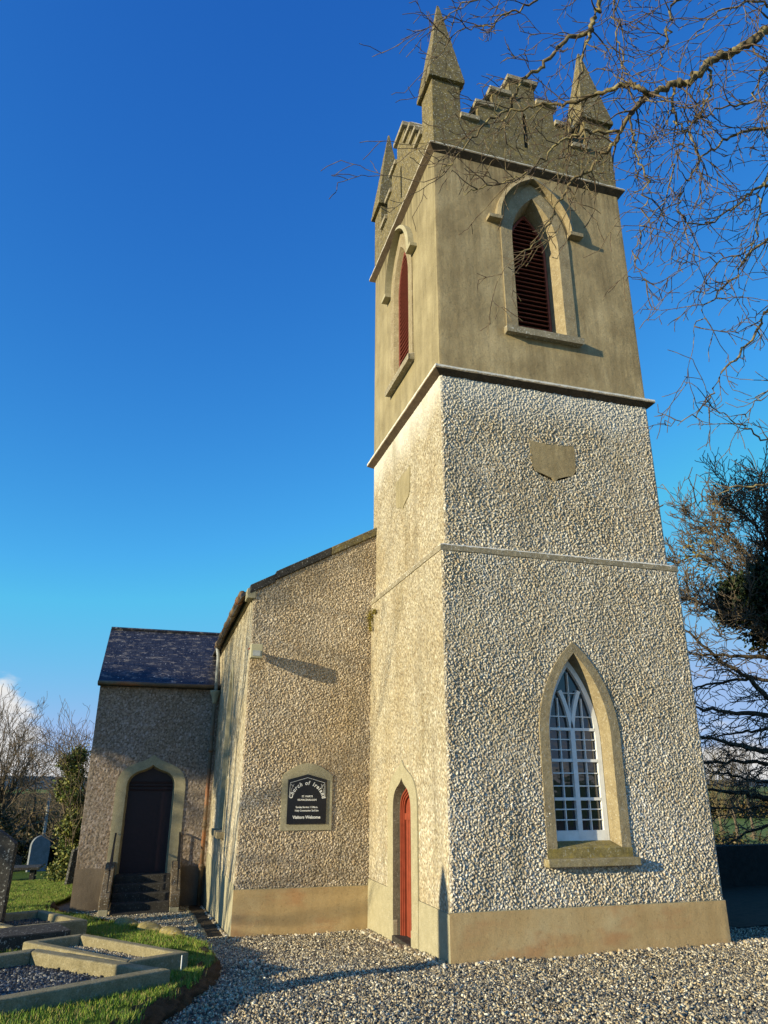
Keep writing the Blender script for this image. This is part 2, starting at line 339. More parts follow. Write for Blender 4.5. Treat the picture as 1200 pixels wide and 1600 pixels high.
# ------------------------------------------------------------------ geometry generators
def g(x, y):
    return .008*x-.062*min(max(y, -40), 36)
def arch(hw, zs, za, zb=None, n=18, uc=0.0):
    """pointed arch profile, list of (u, z) from bottom left over the apex to bottom right"""
    h = za-zs; c = (h*h-hw*hw)/(2*hw); R = hw+c; th = math.atan2(h, c)
    L = [(-hw, zb)] if zb is not None else []
    L += [(c-R*math.cos(th*i/n), zs+R*math.sin(th*i/n)) for i in range(n+1)]
    Rr = [(-u, z) for u, z in L[::-1][1:]]
    return [(u+uc, z) for u, z in L+Rr]
def ogee(hw, zs, za, zb=None, n=18, uc=0.0, k=.35):
    """ogee head: round shoulders turning up into a small pointed tip"""
    K = [(-1, 0), (-.975, .22), (-.90, .42), (-.77, .57), (-.60, .68), (-.42, .75), (-.25, .82), (-.11, .90), (0, 1.0)]
    L = [(-hw, zb)] if zb is not None else []
    for i in range(n+1):
        q = i/n*8; a = min(7, int(q)); f = q-a; p0, p1, p2, p3 = K[max(a-1, 0)], K[a], K[a+1], K[min(a+2, 8)]
        c = [.5*(2*p1[m]+(p2[m]-p0[m])*f+(2*p0[m]-5*p1[m]+4*p2[m]-p3[m])*f*f+(3*p1[m]-p0[m]-3*p2[m]+p3[m])*f**3) for m in (0, 1)]
        L.append((hw*min(0, c[0]) if i < n else 0.0, zs+(za-zs)*c[1]))
    Rr = [(-u, z) for u, z in L[::-1][1:]]
    return [(u+uc, z) for u, z in L+Rr]
def front(y0): return lambda u, z, d: (u, y0-d, z)
def left(x0): return lambda u, z, d: (x0-d, u, z)
def inside(poly, U, V):
    r = np.zeros(U.shape, bool); n = len(poly)
    for i in range(n):
        x1, y1 = poly[i]; x2, y2 = poly[(i+1) % n]
        if y1 == y2: continue
        c = ((y1 > V) != (y2 > V)) & (U < (x2-x1)*(V-y1)/(y2-y1)+x1); r ^= c
    return r
def wall(name, mp_, u0, u1, z0, z1, res, amp, matl, parent, holes=(), keep=None, cell=.04, seed=0, smooth=False, kind='lump'):
    nu = max(2, int((u1-u0)/res)+1); nv = max(2, int((z1-z0)/res)+1)
    u = np.linspace(u0, u1, nu); v = np.linspace(z0, z1, nv); U, V = np.meshgrid(u, v)
    if kind == 'lump':
        wx = (vnoise(U, V, .05, seed+5)-.5)*.03; wy = (vnoise(U, V, .05, seed+6)-.5)*.03
        f, h = worley(U+wx, (V+wy)*.9, cell, seed); f2, h2 = worley(U+wy, V+wx, cell*.55, seed+9)
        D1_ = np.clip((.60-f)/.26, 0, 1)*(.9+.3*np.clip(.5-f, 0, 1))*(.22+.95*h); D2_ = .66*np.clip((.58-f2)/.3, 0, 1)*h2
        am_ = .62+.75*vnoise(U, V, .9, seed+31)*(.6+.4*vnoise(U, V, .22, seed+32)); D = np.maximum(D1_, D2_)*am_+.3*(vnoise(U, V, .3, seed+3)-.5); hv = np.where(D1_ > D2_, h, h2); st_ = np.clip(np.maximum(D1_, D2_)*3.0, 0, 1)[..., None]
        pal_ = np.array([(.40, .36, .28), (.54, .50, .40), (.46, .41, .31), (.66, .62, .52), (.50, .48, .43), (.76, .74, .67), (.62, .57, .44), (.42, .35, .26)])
        colr = np.array([.155, .13, .088])*(1-st_)+pal_[(hv*997 % 8).astype(int)]*st_  # mortar in the gaps, darkened to deepen the shade of the pockets
    else:
        D = .6*vnoise(U, V, .7, seed)+.3*vnoise(U, V, .18, seed+1)+.1*vnoise(U, V, .05, seed+2)
    e = np.minimum(np.minimum(U-u0, u1-U), np.minimum(V-z0, z1-V)); D = D*np.clip(e/.03, 0, 1)*amp
    P = mp_(U, V, D); P = np.stack([np.broadcast_to(np.asarray(q, float), U.shape) for q in P], -1).reshape(-1, 3)
    idx = np.arange(nu*nv).reshape(nv, nu)
    F = np.stack([idx[:-1, :-1], idx[:-1, 1:], idx[1:, 1:], idx[1:, :-1]], -1)
    cu = (U[:-1, :-1]+U[1:, 1:])/2; cv = (V[:-1, :-1]+V[1:, 1:])/2
    k = np.ones(cu.shape, bool)
    for hpoly in holes: k &= ~inside(hpoly, cu, cv)
    if keep is not None: k &= inside(keep, cu, cv)
    F = F[k]
    used = np.zeros(len(P), bool); used[F.ravel()] = True; rem = np.cumsum(used)-1
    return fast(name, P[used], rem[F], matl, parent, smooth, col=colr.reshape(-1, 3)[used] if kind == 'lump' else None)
def mid(a, b, t=.5): return [((1-t)*p[0]+t*q[0], (1-t)*p[1]+t*q[1]) for p, q in zip(a, b)]
def surround(name, mp_, po, pi, pin2, proud, depth, matl, parent, bottom=False, chamfer=0.0, rmat=None):
    """band between profiles po (outer) and pi (inner) standing proud, reveal running back to profile pin2 at -depth"""
    mb = MB(); T = lambda pr, d: [mp_(u, z, d) for u, z in pr]
    if bottom: po, pi, pin2 = [q+[q[0]] for q in (po, pi, pin2)]
    pm = mid(po, pi, .5)
    if chamfer:
        pc = mid(po, pi, .55)
        mb.strip(T(po, -.02), T(po, proud)).strip(T(po, proud), T(pc, proud)).strip(T(pc, proud), T(pi, proud-chamfer)).strip(T(pi, proud-chamfer), T(pin2, -depth))
    else:
        mb.strip(T(po, -.02), T(po, proud)).strip(T(po, proud), T(pi, proud))
        if not rmat: mb.strip(T(pi, proud), T(pin2, -depth))
    o = mb.build(name, matl, parent)
    if rmat: MB().strip(T(pi, proud), T(pin2, -depth)).build('reveal', rmat, o)
    return o
def fill(mb, mp_, poly, d):
    mb.add([mp_(u, z, d) for u, z in poly], [tuple(range(len(poly)))])
def ribbon(mb, mp_, pts, w, d0, d1):
    """bar of width w following 2D pts between depths d0 (back) and d1 (front)"""
    n = len(pts); A = []; B = []
    for i in range(n):
        a = pts[max(i-1, 0)]; b = pts[min(i+1, n-1)]; dx, dz = b[0]-a[0], b[1]-a[1]; L = math.hypot(dx, dz) or 1
        nx, nz_ = -dz/L*w/2, dx/L*w/2; A.append((pts[i][0]+nx, pts[i][1]+nz_)); B.append((pts[i][0]-nx, pts[i][1]-nz_))
    T = lambda pr, d: [mp_(u, z, d) for u, z in pr]
    mb.strip(T(A, d1), T(B, d1)).strip(T(A, d0), T(A, d1)).strip(T(B, d0), T(B, d1))

# ================================================================== CHURCH
church = thing('church', 'weathered roughcast church with tall stepped-battlement tower, slate roof and side porch', 'church')
TW, TD = 4.39, 4.084
C0 = 2.195
ZP, ZS, ZC1, ZC2 = .607, 5.70, 9.0, 14.09
# --- stage 1 window profiles (front)
wo = arch(.69, 2.9, 4.35, 1.24, uc=C0+.0); wi = arch(.53, 2.9, 4.18, 1.24, uc=C0); wf = arch(.475, 2.87, 4.11, 1.40, uc=C0)
# --- belfry profiles
bo = arch(.74, 12.3, 13.72, 10.12); bi = arch(.505, 12.3, 13.38, 10.12); bf = arch(.42, 12.3, 13.26, 10.22)
sh = lambda pr, dx: [(u+dx, z) for u, z in pr]
# --- red door profiles on the left face (u = y), centre 2.0
YD = 2.02
do = ogee(.78, 1.85, 2.60, -.3, uc=YD); di = ogee(.475, 1.80, 2.32, -.3, uc=YD); df = ogee(.445, 1.79, 2.27, -.3, uc=YD)
# --- walls of stage 1
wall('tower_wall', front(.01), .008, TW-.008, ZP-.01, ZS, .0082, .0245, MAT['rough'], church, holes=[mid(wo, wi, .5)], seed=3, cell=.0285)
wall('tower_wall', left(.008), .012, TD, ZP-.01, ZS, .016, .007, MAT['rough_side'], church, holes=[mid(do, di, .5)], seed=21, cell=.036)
MB().box((TW-.012, .012, ZP), (TW-.008, TD, ZS)).build('tower_wall', MAT['render_side'], church)
# plinth: smooth render with slightly uneven faces
wall('plinth', front(-.012), -.012, TW+.012, -.6, ZP, .05, .008, MAT['plinth'], church, seed=31, kind='soft', smooth=True)
wall('plinth', left(-.010), -.012, TD, -.6, .59, .05, .006, MAT['trim'], church, holes=[mid(do, di, .5)], seed=33, kind='soft', smooth=True)
MB().box((TW-.04, -.012, -.6), (TW+.012, TD, ZP)).build('plinth', MAT['plinth'], church)
for a_, b_ in (((-.010, -.010, ZP-.002), (TW+.010, .03, ZP+.006)), ((-.010, .031, .588), (.03, YD-.8, .594)), ((-.010, YD+.8, .588), (.03, TD, .594))): MB().box(a_, b_).build('plinth_top', MAT['trim'], church)
# --- stage 2
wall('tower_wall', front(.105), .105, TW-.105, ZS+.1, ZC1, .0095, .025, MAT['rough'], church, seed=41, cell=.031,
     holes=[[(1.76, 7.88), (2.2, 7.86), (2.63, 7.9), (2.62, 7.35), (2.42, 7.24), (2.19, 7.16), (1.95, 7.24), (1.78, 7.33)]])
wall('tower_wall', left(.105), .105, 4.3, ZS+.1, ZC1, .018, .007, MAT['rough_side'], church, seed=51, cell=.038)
MB().box((TW-.109, .105, ZS), (TW-.105, 4.3, ZC1)).box((.105, 4.296, ZS), (TW-.105, 4.3, ZC1)).build('tower_wall', MAT['render_side'], church)
# sloped offset band (string course) at the top of stage 1
def band(z0, z1, zt, o0, o1, y1, name, matl, rough=.004, soffit=0.0):
    """ring course: vertical face from z0 to z1 at inset o0, weathered top rising to zt at inset o1; wraps front, left, right, back"""
    mb = MB(); n = 40
    def ring(o, z, jit=0):
        pts = []
        cs = [(o, o), (TW-o, o), (TW-o, y1+(TW-y1 if 0 else 0)-0+(-o+.0)), (o, y1-o)]
        for k in range(4):
            a = cs[k]; b = cs[(k+1) % 4]
            for i in range(n):
                tt = i/n; j = (random.random()-.5)*jit
                pts.append((a[0]+(b[0]-a[0])*tt+(j if k in (1, 3) else 0), a[1]+(b[1]-a[1])*tt+(j if k in (0, 2) else 0), z+(random.random()-.5)*jit))
        return pts
    edge = ring(o0, z0, rough)
    rings = [edge] if soffit else [ring(o1+.03, z0), edge]
    rings += [ring(o0, z1, rough), ring(o1-.0, zt, rough), ring(o1+.03, zt)]
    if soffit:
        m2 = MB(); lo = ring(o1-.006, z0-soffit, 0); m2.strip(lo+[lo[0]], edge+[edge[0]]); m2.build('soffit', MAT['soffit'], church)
    for A, B in zip(rings, rings[1:]): mb.strip(A+[A[0]], B+[B[0]])
    return mb.build(name, matl, church)
band(ZS-.005, ZS+.085, ZS+.14, -.008, .11, 4.39, 'string_course', MAT['string'], .008)
band(ZC1+.0, ZC1+.065, ZC1+.15, -.02, .11, 4.44, 'cornice', MAT['cornice'], .006, .085)
band(ZC2+.025, ZC2+.075, ZC2+.11, -.02, .11, 4.44, 'cornice', MAT['cornice_high'], .006, .10)
# --- stage 3 smooth render
bF = sh(mid(bo, bi, .5), C0); bL = sh(mid(bo, bi, .5), C0)
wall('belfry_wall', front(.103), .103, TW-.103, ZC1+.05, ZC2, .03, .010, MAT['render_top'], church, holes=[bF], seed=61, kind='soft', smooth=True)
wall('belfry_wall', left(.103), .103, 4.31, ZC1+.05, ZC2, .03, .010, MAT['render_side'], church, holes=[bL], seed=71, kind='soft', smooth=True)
MB().box((TW-.107, .105, ZC1), (TW-.103, 4.31, ZC2)).box((.105, 4.306, ZC1), (TW-.105, 4.31, ZC2)).build('belfry_wall', MAT['render_side'], church)
MB().box((.12, .5, 13.9), (TW-.12, 4.3, 14.05)).build('tower_roof', MAT['dark_in'], church)
# --- parapet with stepped merlons and slits
ZB = ZC2+.07
def step_poly():
    c = C0; S = [(.105, ZB), (.105, 15.12), (.72, 15.12), (.80+.32, 15.12), (.80+.32, 15.62), (c-.72, 15.62), (c-.72, 16.10), (c-.30, 16.10), (c-.30, 16.60)]
    return S+[(2*c-u, z) for u, z in S[::-1]]
SP = step_poly()
slit = [(C0-.055, 14.75), (C0+.055, 14.75), (C0+.055, 15.62), (C0, 15.72), (C0-.055, 15.62)]
for mpf in (front(.105), left(.105)):
    wall('parapet', mpf, .105, TW-.105, ZB, 16.6, .03, .012, MAT['parapet'], church, holes=[slit], keep=SP, seed=81, kind='soft')
    T = lambda pr, d: [mpf(u, z, d) for u, z in pr]
    mb = MB(); mb.strip(T(SP, 0), T(SP, -.30)); sl2 = slit+[slit[0]]; mb.strip(T(sl2, 0), T(sl2, -.30)); 
    # back skin in pieces around the slit
    for a, b_, z0, z1 in ((.105, C0-.055, ZB, 15.12), (C0+.055, TW-.105, ZB, 15.12), (1.12, C0-.055, 15.12, 15.62), (C0+.055, 2*C0-1.12, 15.12, 15.62), (C0-.72, C0+.72, 15.72, 16.10), (C0-.3, C0+.3, 16.1, 16.6)):
        mb.add([mpf(a, z0, -.30), mpf(b_, z0, -.30), mpf(b_, z1, -.30), mpf(a, z1, -.30)], [(0, 1, 2, 3)])
    mb.build('parapet', MAT['parapet'], church)
for mpf in (lambda u, z, d: (u, 4.285+d, z), lambda u, z, d: (4.285+d, u, z)):
    mb = MB(); T = lambda pr, d: [mpf(u, z, d) for u, z in pr]
    mb.strip(T(SP, 0), T(SP, -.30))
    for d in (0, -.3):
        for a, b_, z0, z1 in ((.105, TW-.105, ZB, 15.12), (1.12, 2*C0-1.12, 15.12, 15.62), (C0-.72, C0+.72, 15.62, 16.10), (C0-.3, C0+.3, 16.1, 16.6)):
            mb.add([mpf(a, z0, d), mpf(b_, z0, d), mpf(b_, z1, d), mpf(a, z1, d)], [(0, 1, 2, 3)])
    mb.build('parapet', MAT['parapet'], church)
def coping(mpf):
    c = C0
    for u0_, u1_, z in ((c-.36, c+.36, 16.6), (c-.80, c-.30, 16.1), (c+.30, c+.80, 16.1), (1.05, c-.72, 15.62), (c+.72, 2*c-1.05, 15.62), (.70, 1.12, 15.12), (2*c-1.12, 2*c-.70, 15.12)):
        mb = MB(); v = []
        j = random.uniform(-.01, .01)
        for d in (.075+j, -.36):
            for u, zz in ((u0_, z-.01), (u1_, z-.01), (u1_, z+.10), (u0_, z+.10)): v.append(mpf(u, zz, d))
        v2 = [mpf((u0_+u1_)/2+(u-(u0_+u1_)/2)*.9, z+.15, d) for d in (-.02, -.28) for u in (u0_, u1_)]
        mb.add(v+v2, [(0,1,2,3),(7,6,5,4),(0,4,5,1),(1,5,6,2),(3,7,4,0),(3,2,9,8),(7,6,11,10)[::-1],(2,6,11,9),(3,8,10,7),(8,9,11,10)])
        mb.build('coping', MAT['string'], church, bevel=.008)
for mpf in (front(.105), left(.105), lambda u, z, d: (u, 4.285+d, z), lambda u, z, d: (4.285+d, u, z)): coping(mpf)
# --- pinnacles
for i, (sx_, sy_, hz) in enumerate(((0, 0, 18.72), (1, 0, 18.55), (0, 1, 18.72), (1, 1, 18.6))):
    pw = .63 if sy_ == 0 else .56
    x0 = .095 if sx_ == 0 else TW-.095-pw; y0 = .095 if sy_ == 0 else 4.385-pw
    mb = MB().box((x0, y0, ZB), (x0+pw, y0+pw, 16.03)); p_ = mb.build('pinnacle', MAT['parapet'], church, bevel=.012)
    mb = MB(); a = .085
    mb.box((x0-a, y0-a, 16.02), (x0+pw+a, y0+pw+a, 16.13)); mb.build('pinnacle_cap', MAT['parapet'], p_, bevel=.012)
    cx_, cy_ = x0+.5*pw, y0+.5*pw
    V = []; n = 14
    for k in range(n+1):
        t_ = k/n; h_ = 16.13+(hz-16.13)*t_; w_ = (.5*pw+.055)*(1-t_)+.02
        j = lambda: random.uniform(-.006, .006)
        V += [(cx_-w_+j(), cy_-w_+j(), h_), (cx_+w_+j(), cy_-w_+j(), h_), (cx_+w_+j(), cy_+w_+j(), h_), (cx_-w_+j(), cy_+w_+j(), h_)]
    F = [(4*k+q, 4*k+(q+1) % 4, 4*k+4+(q+1) % 4, 4*k+4+q) for k in range(n) for q in range(4)]+[(4*n, 4*n+1, 4*n+2, 4*n+3)]
    MB().add(V, F).build('spire', MAT['parapet'], p_)
# --- belfry openings
for mpf, LD in ((front(.103), .42), (left(.103), .15)):
    bo_, bi_, bf_ = sh(bo, C0), sh(bi, C0), sh(bf, C0)
    w_ = surround('belfry_window', mpf, bo_, bi_, bf_, .03, LD, MAT['surround'], church)
    # slanted louvres
    mb = MB(); k = 0; z = 10.32
    while z < 13.2:
        zz = z+.03; hw = .40 if zz < 12.3 else max(0, np.interp(zz, [p[1] for p in bf[1:20]], [abs(p[0]) for p in bf[1:20]])-.02)
        if hw > .03: mb.add([mpf(C0-hw, z, .08-LD), mpf(C0+hw, z, .08-LD), mpf(C0+hw, z+.045, -.02-LD), mpf(C0-hw, z+.045, -.02-LD), mpf(C0-hw, z+.012, .09-LD), mpf(C0+hw, z+.012, .09-LD), mpf(C0+hw, z+.060, -.01-LD), mpf(C0-hw, z+.060, -.01-LD)], [(0,1,2,3),(4,5,6,7),(0,1,5,4)])
        z += .105
    mb.build('louvres', MAT['louvre'], w_)
    mb = MB(); fill(mb, mpf, bf_, -.03-LD); mb.build('louvre_backing', MAT['dark_in'], w_)
    mb = MB(); A = arch(.42, 12.3, 13.26, 10.24, uc=C0); B = arch(.375, 12.3, 13.2, 10.30, uc=C0)
    T = lambda pr, d: [mpf(u, z, d) for u, z in pr]
    A = A+[A[0]]; B = B+[B[0]]; mb.strip(T(A, .09-LD), T(B, .09-LD)).strip(T(B, .09-LD), T(B, .03-LD)); mb.build('louvre_frame', MAT['louvre'], w_)
    # hood mould with label stops
    ho = arch(.85, 12.62, 13.87, None, uc=C0); hi = arch(.78, 12.62, 13.78, None, uc=C0); mb = MB()
    mb.strip(T(ho, 0), T(ho, .13)).strip(T(ho, .13), T(hi, .16)).strip(T(hi, .16), T(hi, 0))
    for s_ in (-1, 1):
        a, b_ = C0+s_*.74, C0+s_*1.03; a, b_ = min(a, b_), max(a, b_)
        v = [mpf(u, z, d) for d in (0, .16) for u, z in ((a, 12.57), (b_, 12.57), (b_, 12.65), (a, 12.65))]
        mb.add(v, [(4,5,6,7),(0,4,5,1),(1,5,6,2),(2,6,7,3),(3,7,4,0)])
    mb.build('hood_mould', MAT['trim'] if mpf(0, 0, 0)[1] == 0 else MAT['surround'], w_)
    v = [mpf(u, z, d) for d in (-LD-.02, .14) for u, z in ((C0-.79, 10.02), (C0+.79, 10.02), (C0+.79, 10.14 if d > 0 else 10.24), (C0-.79, 10.14 if d > 0 else 10.24))]
    MB().add(v, [(4,5,6,7),(0,4,5,1),(1,5,6,2),(2,6,7,3),(3,7,4,0)]).build('sill', MAT['string'], w_, bevel=.01)
# --- shields
for mpf, y_ in ((front(.105), 0), (left(.105), 0)):
    S_ = [(-.445, 7.90), (-.25, 7.87), (-.0, 7.90), (.25, 7.87), (.445, 7.90), (.44, 7.60), (.42, 7.40), (.36, 7.31), (.2, 7.27), (.06, 7.22), (0, 7.15), (-.06, 7.22), (-.2, 7.27), (-.36, 7.31), (-.42, 7.40), (-.44, 7.60)]
    S_ = [(u+C0, z) for u, z in S_]; d_ = .016 if mpf(0, 0, 0)[1] else .018
    mb = MB(); fill(mb, mpf, S_, d_); Q = S_+[S_[0]]; mb.strip([mpf(u, z, d_) for u, z in Q], [mpf(u, z, -.01) for u, z in Q])
    mb.build('shield_plaque', MAT['render_top'] if mpf(0, 0, 0)[1] else MAT['render_side'], church)
# --- front lancet window
mpf = front(.01)
T = lambda pr, d: [mpf(u, z, d) for u, z in pr]
win = surround('window', mpf, wo, wi, wf, .03, .27, MAT['surround'], church)
mb = MB(); v = [(C0-.74, -.13), (C0+.74, -.13)]
mb.box((C0-.75, -.14, 1.13), (C0+.75, .012, 1.235)); mb.build('sill', MAT['sillstone'], win, bevel=.012)
mb = MB(); v = [mpf(u, z, d) for u, z, d in ((C0-.70, 1.235, .035), (C0+.70, 1.235, .035), (C0+.70, 1.36, .035), (C0-.70, 1.36, .035), (C0-.50, 1.38, .0), (C0+.50, 1.38, .0), (C0-.46, 1.465, -.26), (C0+.46, 1.465, -.26))]
mb.add(v, [(0,1,2,3),(3,2,5,4),(4,5,7,6)]); mb.build('sill_slope', MAT['sillmoss'], win)
# reveal lining painted white near the frame
wr = arch(.455, 2.78, 4.08, 1.45, uc=C0)
frame = MB()
fo = arch(.48, 2.85, 4.11, 1.42, uc=C0); fi = arch(.40, 2.85, 3.99, 1.50, uc=C0)
FO = fo+[fo[0]]; FI = fi+[fi[0]]
frame.strip(T(FO, -.20), T(FI, -.20)).strip(T(FI, -.20), T(FI, -.27)).strip(T(FO, -.27), T(FO, -.20))
D0, D1 = -.265, -.205
ribbon(frame, mpf, [(C0, 1.42), (C0, 3.05)], .075, D0, -.195)
# y-tracery: each light closed by its own pointed arch
hw = .40; h = 1.14; c_ = (h*h-hw*hw)/(2*hw); R = hw+c_
for s_ in (-1, 1):
    pts = []
    for i in range(15):
        th = math.atan2(h, c_)*i/14*1.0
        u = C0+s_*(0.0)+s_*0; 
        # arc springing from the mullion and sweeping across to the opposite frame side, parallel to the main head
        uu_ = -s_*(-(c_-R*math.cos(th))+0)  # 0.. 
        uu_ = s_*((-(c_-R*math.cos(th)))-hw)  # starts at the mullion (0), moves to -s*hw at the crown
        zz_ = 2.85+R*math.sin(th)
        if abs(uu_) > hw*.99: break
        # stop where it meets the head
        hw_here = R*math.sqrt(max(0, 1-((zz_-2.85)/R)**2))-c_
        if abs(uu_) > hw_here: break
        pts.append((C0+uu_, zz_))
    ribbon(frame, mpf, pts, .062, D0, -.198)
rows = [1.475, 2.02, 2.57, 3.03]
for zr in rows[1:]: ribbon(frame, mpf, [(C0-.395, zr), (C0+.395, zr)], .042, D0, -.20)
ribbon(frame, mpf, [(C0-.44, 1.52), (C0+.44, 1.52)], .13, D0, -.199)
frame.build('window_frame', MAT['white'], win)
bars = MB(); zs_ = []
for a, b_ in zip([1.585]+rows[1:-1], rows[1:]):
    for k in (1, 2): zs_.append(a+(b_-a)*k/3)
for zr in zs_+[3.22]: ribbon(bars, mpf, [(C0-.385, zr), (C0+.385, zr)], .016, D0, -.215)
for s_ in (-1, 1): ribbon(bars, mpf, [(C0+s_*.21, 1.5), (C0+s_*.21, 3.50)], .016, D0, -.216)
ribbon(bars, mpf, [(C0, 3.15), (C0, 3.9)], .014, D0, -.216); ribbon(bars, mpf, [(C0-.15, 3.58), (C0+.15, 3.58)], .014, D0, -.216)
bars.build('glazing_bars', MAT['white'], win)
mb = MB(); fill(mb, mpf, arch(.47, 2.85, 4.09, 1.42, uc=C0), -.262); mb.build('pane', MAT['glass'], win)
MB().box((.5, .32, .1), (3.9, .34, 5.0)).build('dark_room', MAT['dark_in'], win)
# --- red door on the left face
mpf = left(.0)
T = lambda pr, d: [mpf(u, z, d) for u, z in pr]
dr = surround('door', mpf, do, di, df, .022, .12, MAT['trim'], church, rmat=MAT['cheek2'])
mb = MB()
jo = ogee(.465, 1.66, 2.29, -.3, uc=YD, k=.42); ji = ogee(.36, 1.60, 1.98, -.3, uc=YD, k=.3)
for k_ in range(3):
    a_ = ogee(.43-.03*k_, 1.76, 2.23-.04*k_, -.3, uc=YD); b_ = ogee(.40-.03*k_, 1.76, 2.19-.04*k_, -.3, uc=YD)
    mb.strip(T(a_, -.09-.022*k_), T(b_, -.09-.022*k_)).strip(T(b_, -.09-.022*k_), T(b_, -.112-.022*k_))
mb.build('door_frame', MAT['reddoor'], dr)
mb = MB(); fill(mb, mpf, ogee(.45, 1.78, 2.27, -.1, uc=YD), -.17)
mb.add([mpf(YD-.40, 1.66, -.145), mpf(YD+.40, 1.66, -.145), mpf(YD+.40, 1.76, -.145), mpf(YD-.40, 1.76, -.145), mpf(YD-.40, 1.66, -.17), mpf(YD+.40, 1.66, -.17)], [(0,1,2,3),(0,1,5,4)])
mb.build('door_panel', MAT['reddoor'], dr)
mb = MB()
for k_ in range(-3, 4): mb.add([mpf(YD+k_*.11-.006, -.1, -.163), mpf(YD+k_*.11+.006, -.1, -.163), mpf(YD+k_*.11+.006, 1.66, -.163), mpf(YD+k_*.11-.006, 1.66, -.163)], [(0,1,2,3)])
mb.build('board_beads', MAT['reddoor'], dr)
MB().box((-.035, YD-.50, -.35), (.24, YD+.50, -.055)).build('threshold', MAT['stepstone'], dr, bevel=.01)
# block stops at the foot of the jambs and stone joints
for s_ in (-1, 1): MB().box((-.032, YD+s_*.61-.155, -.4), (.06, YD+s_*.61+.155, .16)).build('jamb_block', MAT['trim'], dr, bevel=.012)

# ================================================================== NAVE
NX, NXR, NY, NZ = -2.426, 6.82, 4.084, 5.84
sl_ = .548; RZ = NZ+(C0-NX)*sl_
keep = [(NX, -2), (NXR, -2), (NXR, NZ), (C0, RZ), (NX, NZ)]
ZPN = .478
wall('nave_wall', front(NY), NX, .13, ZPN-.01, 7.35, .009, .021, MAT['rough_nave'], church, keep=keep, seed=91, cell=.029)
MB().prism([(TW-.02, -1), (NXR, -1), (NXR, NZ), (TW-.02, NZ+(NXR-TW)*sl_)], 'y', NY, NY+.1).build('nave_wall', MAT['render_side'], church)
wall('plinth', front(NY-.012), NX-.012, .0, -.9, ZPN, .05, .008, MAT['plinth'], church, seed=95, kind='soft', smooth=True)
MB().box((NX-.010, NY-.010, ZPN-.002), (-.012, NY+.02, ZPN+.006)).build('plinth_top', MAT['trim'], church)
NYE = 22.0
# side wall of the nave with one window in it, seen edge-on
sw0, sw1 = 6.9, 7.9
hole = [(sw0, 1.25), (sw1, 1.25), (sw1, 4.2), ((sw0+sw1)/2, 4.75), (sw0, 4.2)]
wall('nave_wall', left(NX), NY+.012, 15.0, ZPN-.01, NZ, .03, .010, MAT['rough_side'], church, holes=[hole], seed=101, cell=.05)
wall('plinth', left(NX-.012), NY-.012, 11.0, -1.4, .55, .05, .006, MAT['trim'], church, seed=105, kind='soft', smooth=True)
MB().box((NX, 15.0, -2), (NX+.3, NYE, NZ)).box((NXR-.3, NY+.1, -1), (NXR, NYE, NZ)).build('nave_wall', MAT['render_side'], church)
MB().prism([(NX, -2), (NXR, -2), (NXR, NZ), (C0, RZ), (NX, NZ)], 'y', NYE, NYE+.1).build('nave_wall', MAT['render_side'], church)
mpf = left(NX); hp = arch(.50, 3.6, 4.75, 1.25, uc=7.4); ho_ = arch(.66, 3.6, 4.95, 1.25, uc=7.4); hf = arch(.42, 3.6, 4.6, 1.35, uc=7.4)
w2 = surround('window', mpf, ho_, hp, hf, .03, .25, MAT['trim'], church)
mb = MB(); fill(mb, mpf, hf, -.24); mb.build('pane', MAT['glass'], w2)
MB().box((NX-.16, 6.66, 1.13), (NX+.25, 8.14, 1.26)).build('sill', MAT['surround'], w2, bevel=.012)
# nave roof: slate slopes, verge stones on the west gable
for s_ in (0, 1):
    xe = NX-.22 if s_ == 0 else NXR+.22; ze = NZ+.10-.22*sl_
    v = [(xe, NY+.28, ze), (C0, NY+.28, RZ+.10), (C0, NYE+.2, RZ+.10), (xe, NYE+.2, ze)]
    v += [(a, b_, c_2-.07) for a, b_, c_2 in v]
    MB().add(v, [(0,1,2,3),(7,6,5,4),(0,4,5,1),(1,5,6,2),(2,6,7,3),(3,7,4,0)]).build('roof', MAT['slate'], church)
# stepped verge copings following the slope
def vz(x): return NZ+(x-NX)*sl_
xs = [NX-.08, NX+.42, NX+1.55, .11]
for k_ in range(3):
    a, b_ = xs[k_], xs[k_+1]; lift = .05*min(k_, 1)
    v = [(a, NY-.05, vz(a)-.04+lift), (b_, NY-.05, vz(b_)-.04+lift), (b_, NY-.05, vz(b_)+.14+lift), (a, NY-.05, vz(a)+.14+lift)]
    v += [(q[0], NY+.34, q[2]) for q in v]
    MB().add(v, [(0,1,2,3),(7,6,5,4),(0,4,5,1),(1,5,6,2),(2,6,7,3),(3,7,4,0)]).build('verge_coping', MAT['darkstone'] if k_ < 2 else MAT['parapet'], church, bevel=.015)
MB().box((NX-.13, NY-.04, NZ-.17), (NX+.04, NY+.34, NZ+.03)).build('kneeler', MAT['trim'], church, bevel=.01)
MB().box((NX-.06, NY+.36, NZ-.13), (NX+.0, 10.98, NZ-.02)).build('eaves_course', MAT['surround'], church, bevel=.01)
gut = MB(); gut.tube([(NX-.19, NY+.40, NZ+.0), (NX-.19, 10.9, NZ-.01)], .075, 10)
for k_ in range(5): gut.tube([(NX-.19, NY+.9+k_*1.35, NZ-.003), (NX-.19, NY+1.02+k_*1.35, NZ-.003)], .09, 10)
gut.build('gutter', MAT['castiron'], church, smooth=True)
